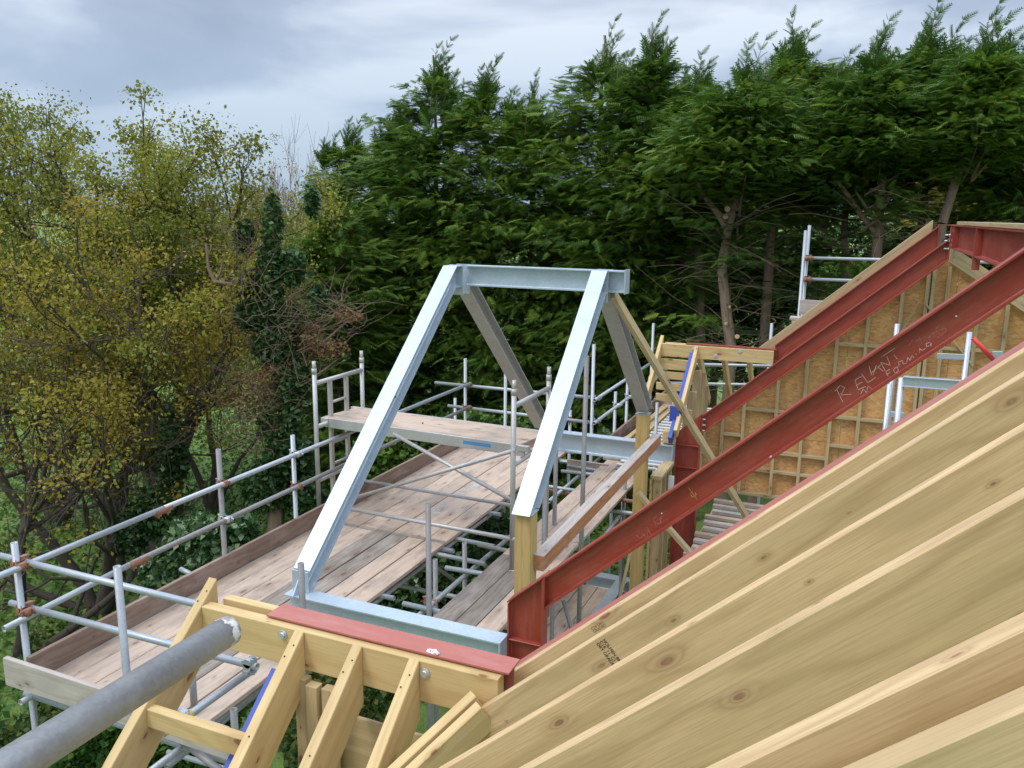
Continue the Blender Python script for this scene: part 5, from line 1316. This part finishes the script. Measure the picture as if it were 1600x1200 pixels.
# upright bare-twigged tree and scrub farther off
broadleaf(470, 34, 205, 'far bare-twigged tree with upright shoots behind the ivy-clad tree', 31, 2500, M_rustleaf, [(-0.12, 0, 1, 3.2, 0.14), (0.15, 0.1, 1, 3.2, 0.12), (-0.35, 0.1, 1, 2.8, 0.1), (0.4, 0, 1, 2.9, 0.1)], lv=4, name='bare_tree', barkm=M_twig, spread=0.30, up=0.5, leafs=0.07)
scr = [(345, 372, 26, 34, 30, 'olive shrub crown beneath the sky gap, right of the oaks'), (400, 330, 42, 34, 46, 'yellow-green round crown directly behind the ivy column top'), (455, 335, 40, 42, 48, 'brownish crown in front of the bare twigs'), (515, 320, 36, 44, 50, 'buff crown touching the left cypress'), (365, 430, 44, 70, 28, 'olive scrub between the big oak and ivy-clad tree'), (330, 500, 40, 60, 27, 'lighter scrub low between the oaks and the ivy-clad tree'), (540, 290, 16, 16, 42, 'small golden crown beside the leaning cypress tip')]
for i, (px, py, rx, ry, ds, lab) in enumerate(scr):
    blobs('scrub_tree', lab, 'tree', M_yew if i == 6 else (M_oak if i in (0, 1, 2, 4, 5) else M_rustleaf), ds, [(px, py, rx, ry), (px + rx * 0.5, py + ry * 0.6, rx * 0.8, ry * 0.9), (px - rx * 0.6, py + ry * 0.5, rx * 0.7, ry * 0.8), (px, py + ry * 1.4, rx * 1.2, ry)], 40 + i, 0.20 if ds > 35 else 0.13, 160 if i in (2, 3) else 260, 0.8 if i in (0, 1, 4, 5) else 0.7, group='scrubby trees beyond the garden', twig=[(px, py + ry * 0.3, rx, ry, 120)])
# bushes below the scaffold
blobs('laurel_bush', 'glossy broad-leaved bush poking up behind the long toe board', 'bush', M_laurel, 10.2, [(320, 840, 60, 34), (290, 870, 40, 40), (370, 830, 34, 24), (340, 880, 60, 50), (260, 900, 40, 40)], 61, 0.11, 330, 0.6)
blobs('laurel_bush', 'dark glossy bush seen through the gap between the scaffold boards', 'bush', M_laurel, 12.4, [(700, 880, 90, 60), (640, 930, 70, 50), (750, 840, 60, 40), (740, 950, 60, 50)], 62, 0.13, 300, 0.5)
blobs('garden_shrub', 'fresh green low shrub below the verge rafter at the bottom left', 'bush', M_fresh, 8.4, [(150, 1140, 60, 40), (240, 1100, 50, 40), (290, 1150, 50, 50), (120, 1200, 50, 40), (220, 1190, 60, 50)], 63, 0.10, 320, 0.5)
blobs('garden_shrub', 'bright green foliage showing between lower tubes beside the blue strip', 'bush', M_fresh, 8.8, [(350, 1110, 30, 30), (380, 1080, 24, 24), (330, 1170, 30, 30)], 64, 0.09, 260, 0.55)
blobs('dark_shrub', 'dark shrub under the cypress hedge behind the tower deck', 'bush', M_con, 17.0, [(720, 690, 80, 50), (640, 720, 70, 50), (800, 700, 60, 50), (580, 740, 60, 50)], 65, 0.16, 260, 0.35)
blobs('dark_shrub', 'dark understorey behind the far side rails', 'bush', M_con, 23.5, [(960, 600, 90, 60), (1050, 520, 60, 70), (1180, 560, 70, 60), (1130, 480, 60, 50), (1240, 500, 50, 70), (1330, 400, 60, 50), (1430, 410, 80, 60), (1540, 400, 80, 60)], 66, 0.2, 150, 0.06)  # near-black leaf tint paints the shade of the void under the hedge
blobs('golden_shrub', 'bright yellow-green shrub seen under the branches beyond the roof slope', 'bush', M_fresh, 21, [(1300, 440, 34, 26), (1280, 475, 30, 22), (1330, 415, 22, 16)], 67, 0.12, 330, 1.0)
# water butt
wb = at(92, 1195, z=-7.3); bm = bmesh.new()
tube_bm(bm, (wb.x, wb.y, gz(wb.x, wb.y)), (wb.x, wb.y, -6.9), 0.28, 20, wall=0.02); bo = bm_obj('water_butt', bm, M_greenp, None, Vector((wb.x, wb.y, gz(wb.x, wb.y)))); tag(bo, 'dark green round container at the bottom left below the near grey tube', 'container')

# undergrowth covering the slope below the oaks
g = np.random.default_rng(77)
n = 80000
rr_ = 5 + 11 * g.random(n) ** 0.8; aa = R(-78) + R(72) * g.random(n)
xx = rr_ * np.sin(aa); yy = rr_ * np.cos(aa)
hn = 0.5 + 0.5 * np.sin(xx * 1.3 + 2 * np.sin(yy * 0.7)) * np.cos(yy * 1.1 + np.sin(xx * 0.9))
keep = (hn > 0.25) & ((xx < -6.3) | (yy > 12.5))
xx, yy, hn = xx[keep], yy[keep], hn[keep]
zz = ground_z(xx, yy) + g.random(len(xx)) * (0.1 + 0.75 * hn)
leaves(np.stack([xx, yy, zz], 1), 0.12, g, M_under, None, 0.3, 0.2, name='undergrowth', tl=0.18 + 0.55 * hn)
bpy.data.objects['undergrowth']['kind'] = 'stuff'
g = np.random.default_rng(78)
n = 60000
rr_ = 12 + 45 * g.random(n); aa = R(-60) + R(50) * g.random(n); xx = rr_ * np.sin(aa); yy = rr_ * np.cos(aa)
leaves(np.stack([xx, yy, ground_z(xx, yy) + 0.05 + 0.1 * g.random(n)], 1), 0.16, g, M_fresh, None, 0.4, 0.2, name='rough_grass', tl=0.65 + 0.3 * np.sin(xx * 0.5) * np.cos(yy * 0.4))
bpy.data.objects['rough_grass']['kind'] = 'stuff'
# far wood line
g = np.random.default_rng(79)
n = 30000; aa = R(-60) + R(110) * g.random(n); rr_ = 170 + 60 * g.random(n) + 40 * np.sin(aa * 9)
hh = 5.5 + 2.5 * np.sin(aa * 31) + 1.8 * np.sin(aa * 73)
xx = rr_ * np.sin(aa); yy = rr_ * np.cos(aa)
leaves(np.stack([xx, yy, ground_z(xx, yy) + hh * g.random(n) ** 0.6], 1), 1.3, g, M_under, None, 0.45, 0.2, name='distant_wood')
bpy.data.objects['distant_wood']['kind'] = 'stuff'
